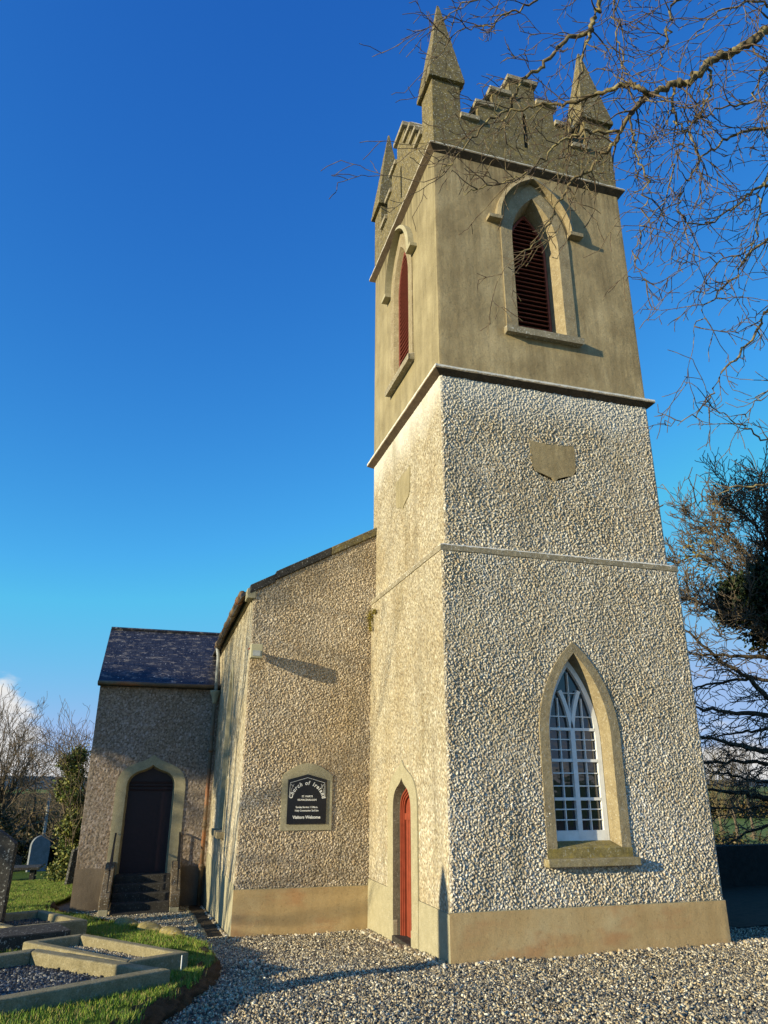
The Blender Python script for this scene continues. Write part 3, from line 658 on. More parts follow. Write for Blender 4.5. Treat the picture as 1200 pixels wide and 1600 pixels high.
# ================================================================== PORCH / TRANSEPT
PX0, PX1, PY = -5.58, NX, 11.0
PZ = 4.72
dpo = ogee(.87, 2.12, 2.92, -.5, uc=-4.0); dpi = ogee(.61, 2.12, 2.67, -.5, uc=-4.0); dpf = ogee(.56, 2.12, 2.61, -.5, uc=-4.0)
wall('porch_wall', front(PY), PX0, PX1, .20, PZ, .016, .0075, MAT['rough_porch'], church, holes=[mid(dpo, dpi, .5)], seed=111, cell=.05)
wall('plinth', front(PY+.0), PX0-.01, PX1, -1.6, .25, .06, .008, m_render('porch_plinth', (.13, .10, .075), (.18, .14, .10), (.23, .18, .13), .3), church, holes=[mid(dpo, dpi, .5)], seed=115, kind='soft', smooth=True)
MB().box((PX0, PY+.02, -1.8), (PX0+.3, 15.0, PZ)).build('porch_wall', MAT['porch_side'], church)
MB().prism([(PY, PZ), (15.0, PZ), (13.0, 6.5)], 'x', PX0+.01, PX0+.2).build('porch_wall', MAT['porch_side'], church)
MB().prism([(10.86, PZ+.02), (13.0, 6.56), (13.0, 6.48), (10.90, PZ-.07)], 'x', PX0-.06, 0.2).build('roof', MAT['slate'], church)
MB().prism([(15.14, PZ+.02), (13.0, 6.56), (13.0, 6.48), (15.10, PZ-.07)], 'x', PX0-.06, 0.2).build('roof', MAT['slate'], church)
MB().tube([(PX0-.05, 13.0, 6.58), (.0, 13.0, 6.58)], .05, 8).build('ridge_tiles', MAT['slate'], church)
MB().box((PX0-.05, 10.84, PZ-.07), (PX1, 10.99, PZ-.02)).build('eaves_course', MAT['stepstone'], church)
MB().tube([(PX0-.06, 10.82, PZ+.0), (PX1-.02, 10.82, PZ-.01)], .055, 10).build('gutter', MAT['castiron'], church, smooth=True)
mpf = front(PY)
T = lambda pr, d: [mpf(u, z, d) for u, z in pr]
pd = surround('door', mpf, dpo, dpi, dpf, .025, .24, MAT['porch_trim'], church)
mb = MB(); fill(mb, mpf, ogee(.565, 2.12, 2.62, .05, uc=-4.0), -.235); mb.build('door_panel', MAT['darkdoor'], pd)
mb = MB()
for z_, w_ in ((2.02, .05), (2.12, .03), (2.20, .05)):
    mb.add([mpf(-4.53, z_, -.21), mpf(-3.47, z_, -.21), mpf(-3.47, z_+w_, -.20), mpf(-4.53, z_+w_, -.20), mpf(-4.53, z_, -.235), mpf(-3.47, z_, -.235)], [(0,1,2,3),(0,1,5,4)])
for k_ in range(-4, 5): mb.add([mpf(-4.0+k_*.12-.006, .08, -.228), mpf(-4.0+k_*.12+.006, .08, -.228), mpf(-4.0+k_*.12+.006, 2.02, -.228), mpf(-4.0+k_*.12-.006, 2.02, -.228)], [(0,1,2,3)])
mb.build('door_moulding', MAT['darkdoor'], pd)
st = MB()
for k_ in range(5):
    zt = .075-.165*k_; st.box((-4.62, PY-.30*(k_)-.05-.28, zt-.9), (-3.30, PY-.30*k_-.02+.2, zt))
st.build('steps', MAT['stepstone'], church, bevel=.012)
for xc in (-4.76, -3.19):
    ch = MB().prism([(9.50, -.50), (PY-.002, -.50), (PY-.002, .36), (10.75, .36), (9.50, -.26)], 'x', xc-.11, xc+.11).build('step_wall', MAT['cheek'], church, bevel=.015)
    MB().box((xc-.105, 9.44, -.95), (xc+.105, 9.70, -.503)).build('block', MAT['trim'], ch, bevel=.01)
    r_ = MB().bar((xc+.03, 10.95, 1.02), (xc+.03, 9.62, .30), .045, .03).bar((xc+.03, 10.9, 1.0), (xc+.03, 10.9, .3), .022, .022).bar((xc+.03, 9.68, .30), (xc+.03, 9.68, -.25), .022, .022)
    for q in range(7): yy = 9.85+q*.15; r_.bar((xc+.03, yy, .44+(yy-9.85)*.53), (xc+.03, yy, -.15+(yy-9.5)*.45), .014, .014)
    r_.build('handrail', MAT['black'], ch)
# downpipe with hopper in the corner
dp = MB().tube([(NX-.19, 10.72, NZ-.05), (NX-.14, 10.74, NZ-.30), (NX-.13, 10.74, 4.55)], .05, 10).build('downpipe', MAT['greypipe'], church, smooth=True)
MB().tube([(NX-.14, 10.74, 4.25), (NX-.14, 10.74, 4.32), (NX-.14, 10.74, 4.42), (NX-.14, 10.74, 4.56), (NX-.14, 10.74, 4.60)], [.055, .07, .09, .15, .155], 12).build('hopper', MAT['trim'], dp, smooth=True)
lp = MB().tube([(NX-.14, 10.74, 4.28), (NX-.14, 10.74, -.9)], .052, 10)
for z_ in (3.0, 1.15, .2): lp.tube([(NX-.14, 10.74, z_), (NX-.14, 10.74, z_+.09)], .072, 10)
lp.build('lower_pipe', MAT['castiron'], dp, smooth=True)

# ================================================================== things fixed to the church
def ray(x, y):
    d = fw+rr*(x-600)/FPX-uu*(y-800)/FPX; return d
def on_z(x, y, z):
    d = ray(x, y); t_ = (z-CAM[2])/d[2]; return CAM+d*t_
nb = thing('notice_board', 'black church notice board in a pale stone frame on the gable wall', 'notice board', (-1.2, NY, 1.9))
mpf = front(NY)
T = lambda pr, d: [mpf(u, z, d) for u, z in pr]
cu = -1.205
def seg(hw, z0, zs, za, n=10):
    L = [(-hw, z0), (-hw, zs)]
    for i in range(1, n): a = i/n; L.append((-hw*(1-a), zs+(za-zs)*math.sin(a*math.pi/2)**.9))
    L.append((0, za)); return [(u+cu, z) for u, z in L+[(-u, z) for u, z in L[::-1][1:]]]
so_, si_ = seg(.475, 1.42, 2.36, 2.58), [(-.365+cu, 1.53), (-.365+cu, 2.29)]+[(cu-.365*(1-i/9), 2.29+.095*i/9) for i in range(1, 9)]+[(cu, 2.385)]
si_ = si_+[(2*cu-u, z) for u, z in si_[::-1][1:]]
mb = MB(); n_ = min(len(so_), len(si_)); 
def resamp(P, n):
    P = np.array(P); d = np.r_[0, np.cumsum(np.hypot(*(P[1:]-P[:-1]).T))]; q = np.linspace(0, d[-1], n)
    return [(float(a), float(b_)) for a, b_ in zip(np.interp(q, d, P[:, 0]), np.interp(q, d, P[:, 1]))]
S1 = so_[:2]+so_[2:]; 
half = len(so_)
fillo = MB(); fill(fillo, mpf, so_, .035); Q = so_+[so_[0]]; fillo.strip(T(Q, .035), T(Q, -.01)); fillo.build('stone_frame', MAT['trim'], nb)
mb = MB(); fill(mb, mpf, si_, .055); Q = si_+[si_[0]]; mb.strip(T(Q, .055), T(Q, .03)); bd = mb.build('panel', MAT['board'], nb)
mb = MB()
ribbon(mb, mpf, [(cu-.335, 1.98), (cu-.325, 2.235), (cu, 2.325), (cu+.325, 2.235), (cu+.335, 1.98)], .007, .054, .058)
for s_ in (-1, 1):
    ribbon(mb, mpf, [(cu+s_*.325, 1.985), (cu+s_*.30, 2.12), (cu+s_*.255, 2.215)], .004, .054, .058)
    ribbon(mb, mpf, [(cu+s_*.31, 2.215), (cu+s_*.275, 2.16), (cu+s_*.285, 2.2), (cu+s_*.26, 2.17)], .005, .054, .058)
mb.build('border_line', MAT['letters'], bd)
def text_mesh(txt, size, place, off=0.0, shear=0.0, sx=1.0):
    c = bpy.data.curves.new('tmp', 'FONT'); c.body = txt; c.size = size; c.align_x = 'CENTER'; c.offset = off; c.shear = shear; c.resolution_u = 3
    o = bpy.data.objects.new('tmp', c); COL.objects.link(o); bpy.context.view_layer.update()
    me = bpy.data.meshes.new_from_object(o.evaluated_get(bpy.context.evaluated_depsgraph_get()))
    V = [place(v.co.x*sx, v.co.y) for v in me.vertices]; F = [tuple(p.vertices) for p in me.polygons]
    bpy.data.objects.remove(o); bpy.data.curves.remove(c); bpy.data.meshes.remove(me); return V, F
def line(name, txt, size, u, z, off=.002, sx=1.0):
    V, F = text_mesh(txt, size, lambda x, y: mpf(cu+u+x, z+y, .058), off, 0, sx); MB().add(V, F).build(name, MAT['letters'], bd)
mb = MB(); word = 'Church of Ireland'; adv = [.052 if ch_ in 'ChurcofIeland' else .03 for ch_ in word]
adv = [{'C': .055, 'I': .036, 'l': .028, 'f': .034, 'r': .038, ' ': .038}.get(ch_, .046) for ch_ in word]
Rr_ = .285; tot = sum(adv); a_ = math.pi/2+tot/Rr_*.5*1.13
for ch_, w_ in zip(word, adv):
    da = w_/Rr_*1.13; am = a_-da/2; a_ -= da
    if ch_ == ' ': continue
    def pl_c(x, y, am=am):
        r_ = Rr_+y; t_ = am-x/Rr_*.85; return mpf(cu+r_*math.cos(am)+x*math.sin(am)*.9, 1.915+r_*math.sin(am)-x*math.cos(am)*.9, .058)
    V, F = text_mesh(ch_, .098, pl_c, .0035, .12); mb.add(V, F)
mb.build('lettering', MAT['letters'], bd)
line('lettering', 'ST. MARYS', .044, 0, 1.985, .0012); line('lettering', 'KILMACSHALGAN', .044, 0, 1.925, .0012)
line('lettering', 'Sunday Service 11.30a.m.', .043, 0, 1.80, .0016, .95); line('lettering', 'Holy Communion 2nd Sun', .043, 0, 1.742, .0016, .95)
line('lettering', 'Visitors Welcome', .070, 0, 1.62, .003, 1.0)
# floodlight
fl = thing('floodlight', 'small cream floodlight on a bracket near the corner of the gable wall', 'light', (-2.2, NY, 4.6))
FLY = 3.66
V = [(x, y, z) for y, a_, c_ in ((FLY-.03, .11, .13), (FLY+.12, .11, .135), (4.0, .05, .06)) for x, z in ((-2.35-a_, 4.565-c_), (-2.35+a_, 4.565-c_), (-2.35+a_, 4.565+c_), (-2.35-a_, 4.565+c_))]
MB().add(V, [(3, 2, 1, 0), (8, 9, 10, 11)]+[(4*k+q, 4*k+(q+1) % 4, 4*k+4+(q+1) % 4, 4*k+4+q) for k in range(2) for q in range(4)]).build('housing', MAT['flood'], fl, bevel=.01)
MB().bar((-2.35, 3.98, 4.62), (-2.35, 4.075, 4.63), .035, .035).bar((-2.35, 4.05, 4.62), (-2.35, 4.078, 4.62), .12, .14).build('bracket', MAT['greypipe'], fl)
MB().box((-2.42, FLY-.040, 4.47), (-2.28, FLY-.029, 4.57)).build('lens', MAT['greypipe'], fl)
MB().tube([(-2.32, 4.05, 4.66), (-2.38, 4.055, 4.675), (-2.44, 4.06, 4.68), (-2.45, 4.2, 4.68)], .012, 6).build('cable', MAT['reddoor'], fl)

# ================================================================== TERRAIN
ECURVE = [(-4.7, -6), (-4.15, -3.2), (-3.80, -1.9), (-3.42, -1.0), (-3.10, .2), (-2.98, 1.2), (-3.05, 2.2), (-3.45, 3.7), (-4.1, 5.4), (-5.0, 7.6), (-5.9, 9.6), (-6.1, 11.5), (-5.75, 15), (-5.0, 24), (-4, 34), (-3, 40)]
EY = np.array([p[1] for p in ECURVE]); EX = np.array([p[0] for p in ECURVE])
def ex(y): return np.interp(y, EY, EX)
def gnp(X, Y): return .008*X-.062*np.clip(Y, -40, 36)
# the wide ground sheet
xs_ = np.r_[-3000, -900, -300, np.linspace(-120, 120, 61), 300, 900, 3000]; ys_ = np.r_[-60, np.linspace(-30, 60, 46), 80, 120, 200, 400, 900, 3000]
X, Y = np.meshgrid(xs_, ys_); Z = .008*np.clip(X, -30, 30)-.062*np.clip(Y, -40, 36)-.03
Z = np.where(Y > 36, Z-.0, Z); Z = Z+np.where(np.abs(X)+np.abs(Y) > 60, .4*(vnoise(X, Y, 40, 2)-.5), 0)
Z = Z-.35*np.clip((Y-14)/10, 0, 1)*np.clip((X-8)/5, 0, 1)
idx = np.arange(X.size).reshape(X.shape); F = np.stack([idx[:-1, :-1], idx[:-1, 1:], idx[1:, 1:], idx[1:, :-1]], -1).reshape(-1, 4)
tag(fast('ground', np.stack([X, Y, Z], -1).reshape(-1, 3), F, MAT['field'], smooth=True), 'open grassy ground stretching away behind the churchyard', 'ground', kind='structure')
# gravel forecourt bed
V = []; F = []
ny, nx_ = 60, 40
for j in range(ny+1):
    y = -14+(29.0)*j/ny
    for i in range(nx_+1):
        xa = float(ex(y))-.15; x = xa+(18-xa)*i/nx_; V.append((x, y, g(x, y)+.012*math.sin(x*3+y*2)))
for j in range(ny):
    for i in range(nx_): a = j*(nx_+1)+i; F.append((a, a+1, a+nx_+2, a+nx_+1))
tag(fast('gravel_path', V, F, MAT['gravelbase'], smooth=True), 'grey gravel forecourt and path in front of the tower', 'gravel', kind='structure')
# loose chippings: real stones, denser near the camera
def proj(P):
    d = P-CAM; z = d@fw; return 600+FPX*(d@rr)/z, 800-FPX*(d@uu)/z, z
ICO = None
def ico():
    t_ = (1+5**.5)/2; v = np.array([(-1,t_,0),(1,t_,0),(-1,-t_,0),(1,-t_,0),(0,-1,t_),(0,1,t_),(0,-1,-t_),(0,1,-t_),(t_,0,-1),(t_,0,1),(-t_,0,-1),(-t_,0,1)], float); v /= np.linalg.norm(v[0])
    f = np.array([(0,11,5),(0,5,1),(0,1,7),(0,7,10),(0,10,11),(1,5,9),(5,11,4),(11,10,2),(10,7,6),(7,1,8),(3,9,4),(3,4,2),(3,2,6),(3,6,8),(3,8,9),(4,9,5),(2,4,11),(6,2,10),(8,6,7),(9,8,1)]); return v, f
OCT = (np.array([(1,0,0),(-1,0,0),(0,1,0),(0,-1,0),(0,0,1),(0,0,-1)], float), np.array([(0,2,4),(2,1,4),(1,3,4),(3,0,4),(2,0,5),(1,2,5),(3,1,5),(0,3,5)]))
def stones(name, P, size, pal, shape='oct', flat=.6, jit=.3, matl=None, parent=None, smooth=False, smin=.6, smax=1.5):
    bv, bf__ = OCT if shape == 'oct' else ico()
    n = len(P); v = np.repeat(bv[None], n, 0)*(1+jit*(rng.random((n, len(bv), 1))-.5)*2)
    s = size*(smin+(smax-smin)*rng.random((n, 1, 1))**1.5); v = v*s*np.stack([1+.5*rng.random(n), .7+.3*rng.random(n), np.full(n, flat)], -1)[:, None, :]
    # random rotation
    q = rng.normal(size=(n, 4)); q[:, 1:3] *= .6; q /= np.linalg.norm(q, axis=1)[:, None]; w, x, y, z = q.T
    R = np.stack([1-2*(y*y+z*z), 2*(x*y-z*w), 2*(x*z+y*w), 2*(x*y+z*w), 1-2*(x*x+z*z), 2*(y*z-x*w), 2*(x*z-y*w), 2*(y*z+x*w), 1-2*(x*x+y*y)], -1).reshape(n, 3, 3)
    v = np.einsum('nij,nkj->nki', R, v)+np.asarray(P)[:, None, :]
    F = (bf__[None]+(np.arange(n)*len(bv))[:, None, None]).reshape(-1, 3)
    c = np.array(pal)[rng.integers(0, len(pal), n)]*(.75+.5*rng.random((n, 1))); c = np.repeat(c, len(bv), 0)
    return fast(name, v.reshape(-1, 3), F, matl or MAT['gravel'], parent, smooth, col=c)
PAL = [(.19, .165, .125), (.29, .25, .18), (.42, .36, .255), (.55, .48, .34), (.08, .07, .06), (.72, .65, .50), (.38, .29, .17), (.22, .20, .17), (.10, .09, .075), (.50, .41, .26)]
NS = 420000
Xr = rng.uniform(-6, 8, NS); Yr = rng.uniform(-5.5, 11, NS); Zr = gnp(Xr, Yr)+.012*np.sin(Xr*3+Yr*2)+rng.uniform(-.004, .014, NS)
P = np.stack([Xr, Yr, Zr], -1); a, b_, dz = proj(P)
ok = (a > -200) & (a < 1400) & (b_ < 1850) & (Xr > ex(Yr)+.02) & ~((Xr > -.03) & (Xr < TW+.03) & (Yr > -.03)) & ~((Xr > -.15) & (Yr > NY-.03)) & ~((Xr > NX-.03) & (Yr > NY-.03)) & ~((Xr > NX-.36) & (Yr > NY+.25)) & ~((Xr < PX1) & (Yr > PY-.1)) & (dz > 5)
ok &= ~((Xr > 5.6) & (Yr > 1.2)) & ~((Xr > -4.62) & (Xr < -3.3) & (Yr > 9.4))
ok &= rng.random(NS) < np.clip(13.0/dz, 0, 1)**1.4*np.clip(.45+1.1*vnoise(Xr, Yr, .8, 51)*(.6+.7*vnoise(Xr, Yr, .2, 52)), 0, 1)
P = P[ok]
tag(stones('loose_gravel', P, .0165, PAL, jit=.35), 'angular grey and cream limestone chippings covering the forecourt', 'gravel', kind='stuff')
# rounded cobbles in the drip line along the walls
L_ = []
for t_ in np.arange(-.25, 5.3, .062):
    for r_ in range(2): L_.append((t_+random.uniform(-.02, .02), -.07-r_*.075+random.uniform(-.015, .015)))
for t_ in np.arange(.0, 3.95, .062):
    for r_ in range(3): L_.append((-.06-r_*.07+random.uniform(-.015, .015), t_+random.uniform(-.02, .02)))
for t_ in np.arange(-2.35, -.2, .062):
    for r_ in range(2): L_.append((t_+random.uniform(-.02, .02), NY-.07-r_*.07+random.uniform(-.015, .015)))
for t_ in np.arange(4.1, 10.5, .07):
    L_.append((NX-.07+random.uniform(-.02, .02), t_))
PC = np.array([(x, y, g(x, y)+.012*math.sin(x*3+y*2)+.012) for x, y in L_])
tag(stones('cobble_edging', PC, .034, [(.30, .24, .15), (.22, .17, .11), (.42, .34, .22), (.5, .44, .33), (.15, .12, .09), (.6, .55, .45)], 'ico', .75, .15, MAT['pebble'], smooth=True, smin=.7, smax=1.25), 'rounded brown cobbles laid in a drip line at the foot of the walls', 'cobbles', kind='stuff')
# narrow kerb along the nave side with the bare drain beside it
dk = MB()
for k_ in range(6):
    y0 = 4.45+k_*.92; dk.box((-2.85-.01*k_, y0, g(-2.8, y0)-.12), (-2.79-.01*k_, y0+.90, g(-2.8, y0+.45)+.035))
tag(dk.build('drain_kerb', MAT['concrete'], None, bevel=.01), 'thin concrete kerb edging the drain beside the nave side wall', 'kerb')
MBd = MB()
for k_ in range(30):
    y0, y1 = 4.15+k_*.23, 4.15+(k_+1)*.23; MBd.add([(-2.83, y0, g(-2.8, y0)+.018), (NX, y0, g(-2.5, y0)+.022), (NX, y1, g(-2.5, y1)+.022), (-2.83, y1, g(-2.8, y1)+.018)], [(0, 1, 2, 3)])
tag(MBd.build('drain', MAT['soil']), 'dark bare drain strip between the thin kerb and the nave wall', 'drain', kind='structure')
# lawn: raised turf on the left
LZ = .17
def lawn_z(X, Y): return gnp(X, Y)+LZ+.05*(vnoise(X, Y, 1.3, 12)-.5)+.03*(vnoise(X, Y, .35, 13)-.5)
V = []; ny = 150; nx_ = 70; yv = np.r_[np.linspace(-8, 14, 110), np.linspace(14.5, 40, 41)]
tt = np.linspace(0, 1, nx_+1)**1.8
Yg = np.repeat(yv[:, None], nx_+1, 1); Xg = ex(Yg)-.05+.05*(vnoise(Yg, Yg*0, .25, 44)-.5)-tt[None]*45
Zg = lawn_z(Xg, Yg); Zg[:, 0] -= .05
idx = np.arange(Xg.size).reshape(Xg.shape); F = np.stack([idx[:-1, :-1], idx[:-1, 1:], idx[1:, 1:], idx[1:, :-1]], -1).reshape(-1, 4)
tag(fast('lawn', np.stack([Xg, Yg, Zg], -1).reshape(-1, 3), F, MAT['turf'], smooth=True), 'raised green churchyard lawn left of the gravel path', 'lawn', kind='structure')
# rough earth and stone edging of the lawn
yv2 = np.linspace(-7, 12, 420); nn = 9
tb = np.linspace(0, 1, nn); Yb = np.repeat(yv2[:, None], nn, 1); Tb = np.repeat(tb[None], len(yv2), 0)
nzb = vnoise(Yb*1.0, Tb*3, .16, 7)-.5; nzc = vnoise(Yb, Tb, .05, 8)-.5
Xb = ex(Yb)-.09+.20*np.sin(Tb*math.pi/2)*(1+.6*nzb)+.05*nzc; Zb = gnp(Xb, Yb)+(LZ+.035)*(1-Tb**1.6)-.02*Tb+.06*nzb*(1-Tb)+.02*nzc
idx = np.arange(Xb.size).reshape(Xb.shape); F = np.stack([idx[:-1, :-1], idx[:-1, 1:], idx[1:, 1:], idx[1:, :-1]], -1).reshape(-1, 4)
tag(fast('lawn_bank', np.stack([Xb, Yb, Zb], -1).reshape(-1, 3), F, MAT['soil'], smooth=True), 'low crumbly earth bank between lawn and gravel', 'bank', kind='structure')
# mossy stones on the bank further back
for k_, (y0, sz, lb) in enumerate(((3.55, .26, 'long mossy edging stone nearest the pale grave kerb'), (4.45, .30, 'mossy edging stone in the middle of the row of three'), (5.5, .30, 'mossy edging stone furthest along the path toward the porch'))):
    x0 = float(ex(y0)); dx = float(ex(y0+.6)-ex(y0-.6))/1.2; v, f = ico()
    V = []
    for q in v: V.append((x0-.02+q[0]*.21+dx*q[1]*.55, y0+q[1]*.55, g(x0, y0)+.17+q[2]*.16))
    o = MB().add(V, [tuple(t_) for t_ in f]).build('edging_stone', MAT['sillmoss'])
    sb = o.modifiers.new('s', 'SUBSURF'); sb.levels = 2; sb.render_levels = 2
    tag(o, lb, 'stone', 'mossy edging stones')
# grass blades
def blades(name, P, h, label, parent=None, pal=None, kindl=True):
    n = len(P); ang = rng.random(n)*math.tau; hh = h*(.5+rng.random(n)); w = .0035*(.6+.8*rng.random(n))*(h/.05)**.5
    lean = rng.normal(0, .35, (n, 2))*hh[:, None]; wx, wy = np.cos(ang)*w, np.sin(ang)*w; P = np.asarray(P)
    a = P+np.stack([-wx, -wy, np.zeros(n)], -1); b_ = P+np.stack([wx, wy, np.zeros(n)], -1); m_ = P+np.stack([lean[:, 0]*.4, lean[:, 1]*.4, hh*.6], -1)
    c_a = m_+np.stack([-wx*.7, -wy*.7, np.zeros(n)], -1); c_b = m_+np.stack([wx*.7, wy*.7, np.zeros(n)], -1); tip = P+np.stack([lean[:, 0], lean[:, 1], hh], -1)
    V = np.stack([a, b_, c_b, c_a, tip, tip], 1).reshape(-1, 3); base = np.arange(n)*6
    F = np.concatenate([np.stack([base, base+1, base+2, base+3], -1), np.stack([base+3, base+2, base+4, base+5], -1)])
    pal = pal or [(.10, .19, .02), (.15, .25, .025), (.20, .30, .035), (.07, .13, .015), (.28, .30, .06), (.32, .27, .10)]
    c = np.array(pal)[rng.integers(0, len(pal), n)]*(.8+.4*rng.random((n, 1)))
    o = fast(name, V, F, MAT['grass'], parent, False, col=np.repeat(c, 6, 0)); return o
n = 330000; Yr = rng.uniform(-4.5, 24, n); Xr = ex(Yr)-.0-rng.random(n)**1.3*6; P = np.stack([Xr, Yr, lawn_z(Xr, Yr)-.005], -1); a, b_, dz = proj(P)
dens = (vnoise(Xr, Yr, .25, 3) > .25)
ok = (a > -450) & (a < 520) & (b_ < 2100) & (rng.random(n) < np.where(dz < 13, 1.0, .6)) & dens
P1 = P[ok]
# ------------------------------------------------------------------ graves
def kerb_ring(corners, w, z0, zt, th):
    """four kerb bars along a quadrilateral of (x, y), outer edges on the corners"""
    c = [Vector((x, y, 0)) for x, y in corners]; mid_ = sum(c, Vector())/4; out_ = []
    ins = []
    for i in range(4):
        p, a, b_ = c[i], c[i-1], c[(i+1) % 4]; d1 = (a-p).normalized(); d2 = (b_-p).normalized()
        s_ = d1.cross(d2).length; ins.append(p+(d1+d2)*(w/s_))
    for i in range(4):
        j = (i+1) % 4; z = lambda q, e: (q.x, q.y, g(q.x, q.y)+e)
        A = [(c[i].x, c[i].y, z0), (c[j].x, c[j].y, z0), (ins[j].x, ins[j].y, z0), (ins[i].x, ins[i].y, z0)]
        B = [(x, y, zt) for x, y, _ in A]
        out_.append((A+B, [(0,3,2,1),(4,5,6,7),(0,1,5,4),(1,2,6,5),(2,3,7,6),(3,0,4,7)]))
    return out_, ins
GRAVE_POLY = []
def grave(corners, w, zt, label, stone_size, pal, n, shape, infill_z, kmat, smooth=False, group='kerbed graves'):
    root = thing('grave_plot', label, 'grave', (corners[0][0], corners[0][1], zt-.3), group)
    bars_, ins = kerb_ring(corners, w, zt-.45, zt, 0)
    for V, F in bars_: MB().add(V, F).build('kerb', kmat, root, bevel=.018)
    I = [(q.x, q.y) for q in ins]; GRAVE_POLY.append(corners)
    MB().add([(x, y, infill_z-.01) for x, y in I], [(0, 1, 2, 3)]).build('bed', MAT['soil'], root)
    uv = rng.random((n, 2)); q = np.array(I); a = q[0]+(q[1]-q[0])*uv[:, :1]; b_ = q[3]+(q[2]-q[3])*uv[:, :1]; P = a+(b_-a)*uv[:, 1:]
    P = np.c_[P, infill_z+.01*rng.random(n)+.015*vnoise(P[:, 0], P[:, 1], .2, 5)]
    tag(stones('chippings', P, stone_size, pal, shape, .65, .25, MAT['pebble'] if smooth else MAT['gravel'], root, smooth), kind='stuff')
    return root
zA, zB = .385, .33
R_ = on_z(268, 1514, zA)[:2]; B_ = on_z(57, 1481, zA)[:2]; s_ = np.array([-1.62, -.84])
grave([tuple(R_), tuple(B_), tuple(B_+s_), tuple(R_+s_)], .16, zA, 'nearest grave kerb, filled with dark rounded pebbles, beside the lawn edge', .023, [(.03, .03, .032), (.05, .05, .05), (.09, .09, .085), (.20, .195, .18), (.02, .02, .02)], 12000, 'ico', .22, MAT['concrete'], True)
R2 = on_z(296, 1487, zB)[:2]; B2 = on_z(131, 1458, zB)[:2]; s2 = np.array([-.70, -.37])
grave([tuple(R2), tuple(B2), tuple(B2+s2), tuple(R2+s2)], .12, zB, 'smaller pale grave kerb filled with light gravel, just behind the pebble-filled grave', .014, PAL, 5000, 'oct', .20, MAT['concrete'])
zC = .13
C1 = on_z(138, 1437, zC)[:2]; C2 = on_z(66, 1421, zC)[:2]; s3 = np.array([-1.1, -.45])
grave([tuple(C1), tuple(C2), tuple(C2+s3), tuple(C1+s3)], .14, zC, 'old lichened grave kerb between the tall dark headstone and the porch', .014, [(.05, .045, .04), (.09, .08, .07), (.14, .12, .10)], 2500, 'oct', -.0, MAT['concrete'])
D1 = on_z(92, 1441, .16)[:2]; D2 = on_z(0, 1450, .16)[:2]
dd = (D2-D1)/np.linalg.norm(D2-D1); pp = np.array([dd[1], -dd[0]]);
if pp[1] > 0: pp = -pp
lg = MB(); q = [D1, D1+dd*1.9, D1+dd*1.9+pp*.75, D1+pp*.75]
lg.add([(x, y, -.12) for x, y in q]+[(x, y, .16) for x, y in q], [(0,3,2,1),(4,5,6,7),(0,1,5,4),(1,2,6,5),(2,3,7,6),(3,0,4,7)])
tag(lg.build('ledger_stone', MAT['darkstone'], None, bevel=.02), 'low black ledger slab lying between the old kerb and the pale grave', 'gravestone')
# slender white peg
pg = on_z(283, 1511, .22); tag(MB().tube([(pg[0], pg[1], .05), (pg[0], pg[1], .34)], .008, 6).build('marker_peg', MAT['white']), 'thin white marker peg in the grass at the corner of the pale grave', 'peg')
# final lawn grass: not inside graves
ok = np.ones(len(P1), bool)
for poly in GRAVE_POLY+[[tuple(v) for v in q]]: ok &= ~inside([(float(x), float(y)) for x, y in poly], P1[:, 0], P1[:, 1])
tag(blades('grass', P1[ok], .045, ''), 'short green grass growing on the churchyard lawn', 'grass', kind='stuff')
n = 9000; Yr = rng.uniform(-3.5, 3.5, n); Xr = ex(Yr)-.05+rng.normal(0, .05, n); keepm = vnoise(Yr, Xr, .3, 77) > .5; P = np.stack([Xr, Yr, gnp(Xr, Yr)+LZ*.9], -1)[keepm]
tag(blades('grass_tufts', P, .07, ''), 'longer grass tufts hanging over the bank edge', 'grass', kind='stuff')

def headstone(w, h, th, top, x, y, zb, rotz, matl, label, lean=(0, 0), extra=None):
    root = thing('headstone', label, 'headstone', (x, y, zb), 'old headstones on the lawn')
    if top == 'round': pr = [(-w/2, -.2), (-w/2, h-w/2)]+[(-w/2*math.cos(a), h-w/2+w/2*math.sin(a)) for a in np.linspace(.15, math.pi-.15, 15)]+[(w/2, h-w/2), (w/2, -.2)]
    elif top == 'peak': pr = [(-w/2, -.2), (-w/2, h*.75), (0, h), (w/2, h*.8), (w/2, -.2)]
    elif top == 'seg': pr = [(-w/2, -.2), (-w/2, h*.86)]+[(-w/2+w*i/10, h*.86+h*.14*math.sin(math.pi*i/10)) for i in range(1, 10)]+[(w/2, h*.86), (w/2, -.2)]
    else:
        pr = [(-w/2, -.2), (-w/2, h*.80), (-w*.46, h*.84), (-w*.36, h*.83), (-w*.30, h*.85)]+[(-w*.30+w*.6*i/10, h*.85+h*.15*math.sin(math.pi*i/10)) for i in range(1, 10)]+[(w*.30, h*.85), (w*.36, h*.83), (w*.46, h*.84), (w/2, h*.80), (w/2, -.2)]
    mb = MB(); mb.prism(pr, 'y', -th/2, th/2)
    me = bpy.data.meshes.new('slab'); me.from_pydata(mb.v, [], mb.f); o = bpy.data.objects.new('slab', me); COL.objects.link(o); me.materials.append(matl); o.parent = root
    bv = o.modifiers.new('b', 'BEVEL'); bv.width = .012; bv.segments = 2; bv.limit_method = 'ANGLE'
    mb = MB().box((-w/2-.08, -th/2-.08, -.3), (w/2+.08, th/2+.08, .08)); me = bpy.data.meshes.new('base'); me.from_pydata(mb.v, [], mb.f)
    o2 = bpy.data.objects.new('base', me); COL.objects.link(o2); me.materials.append(matl); o2.parent = root
    root.rotation_euler = (lean[0], lean[1], rotz); return root
hz = lambda x, y: g(x, y)+LZ
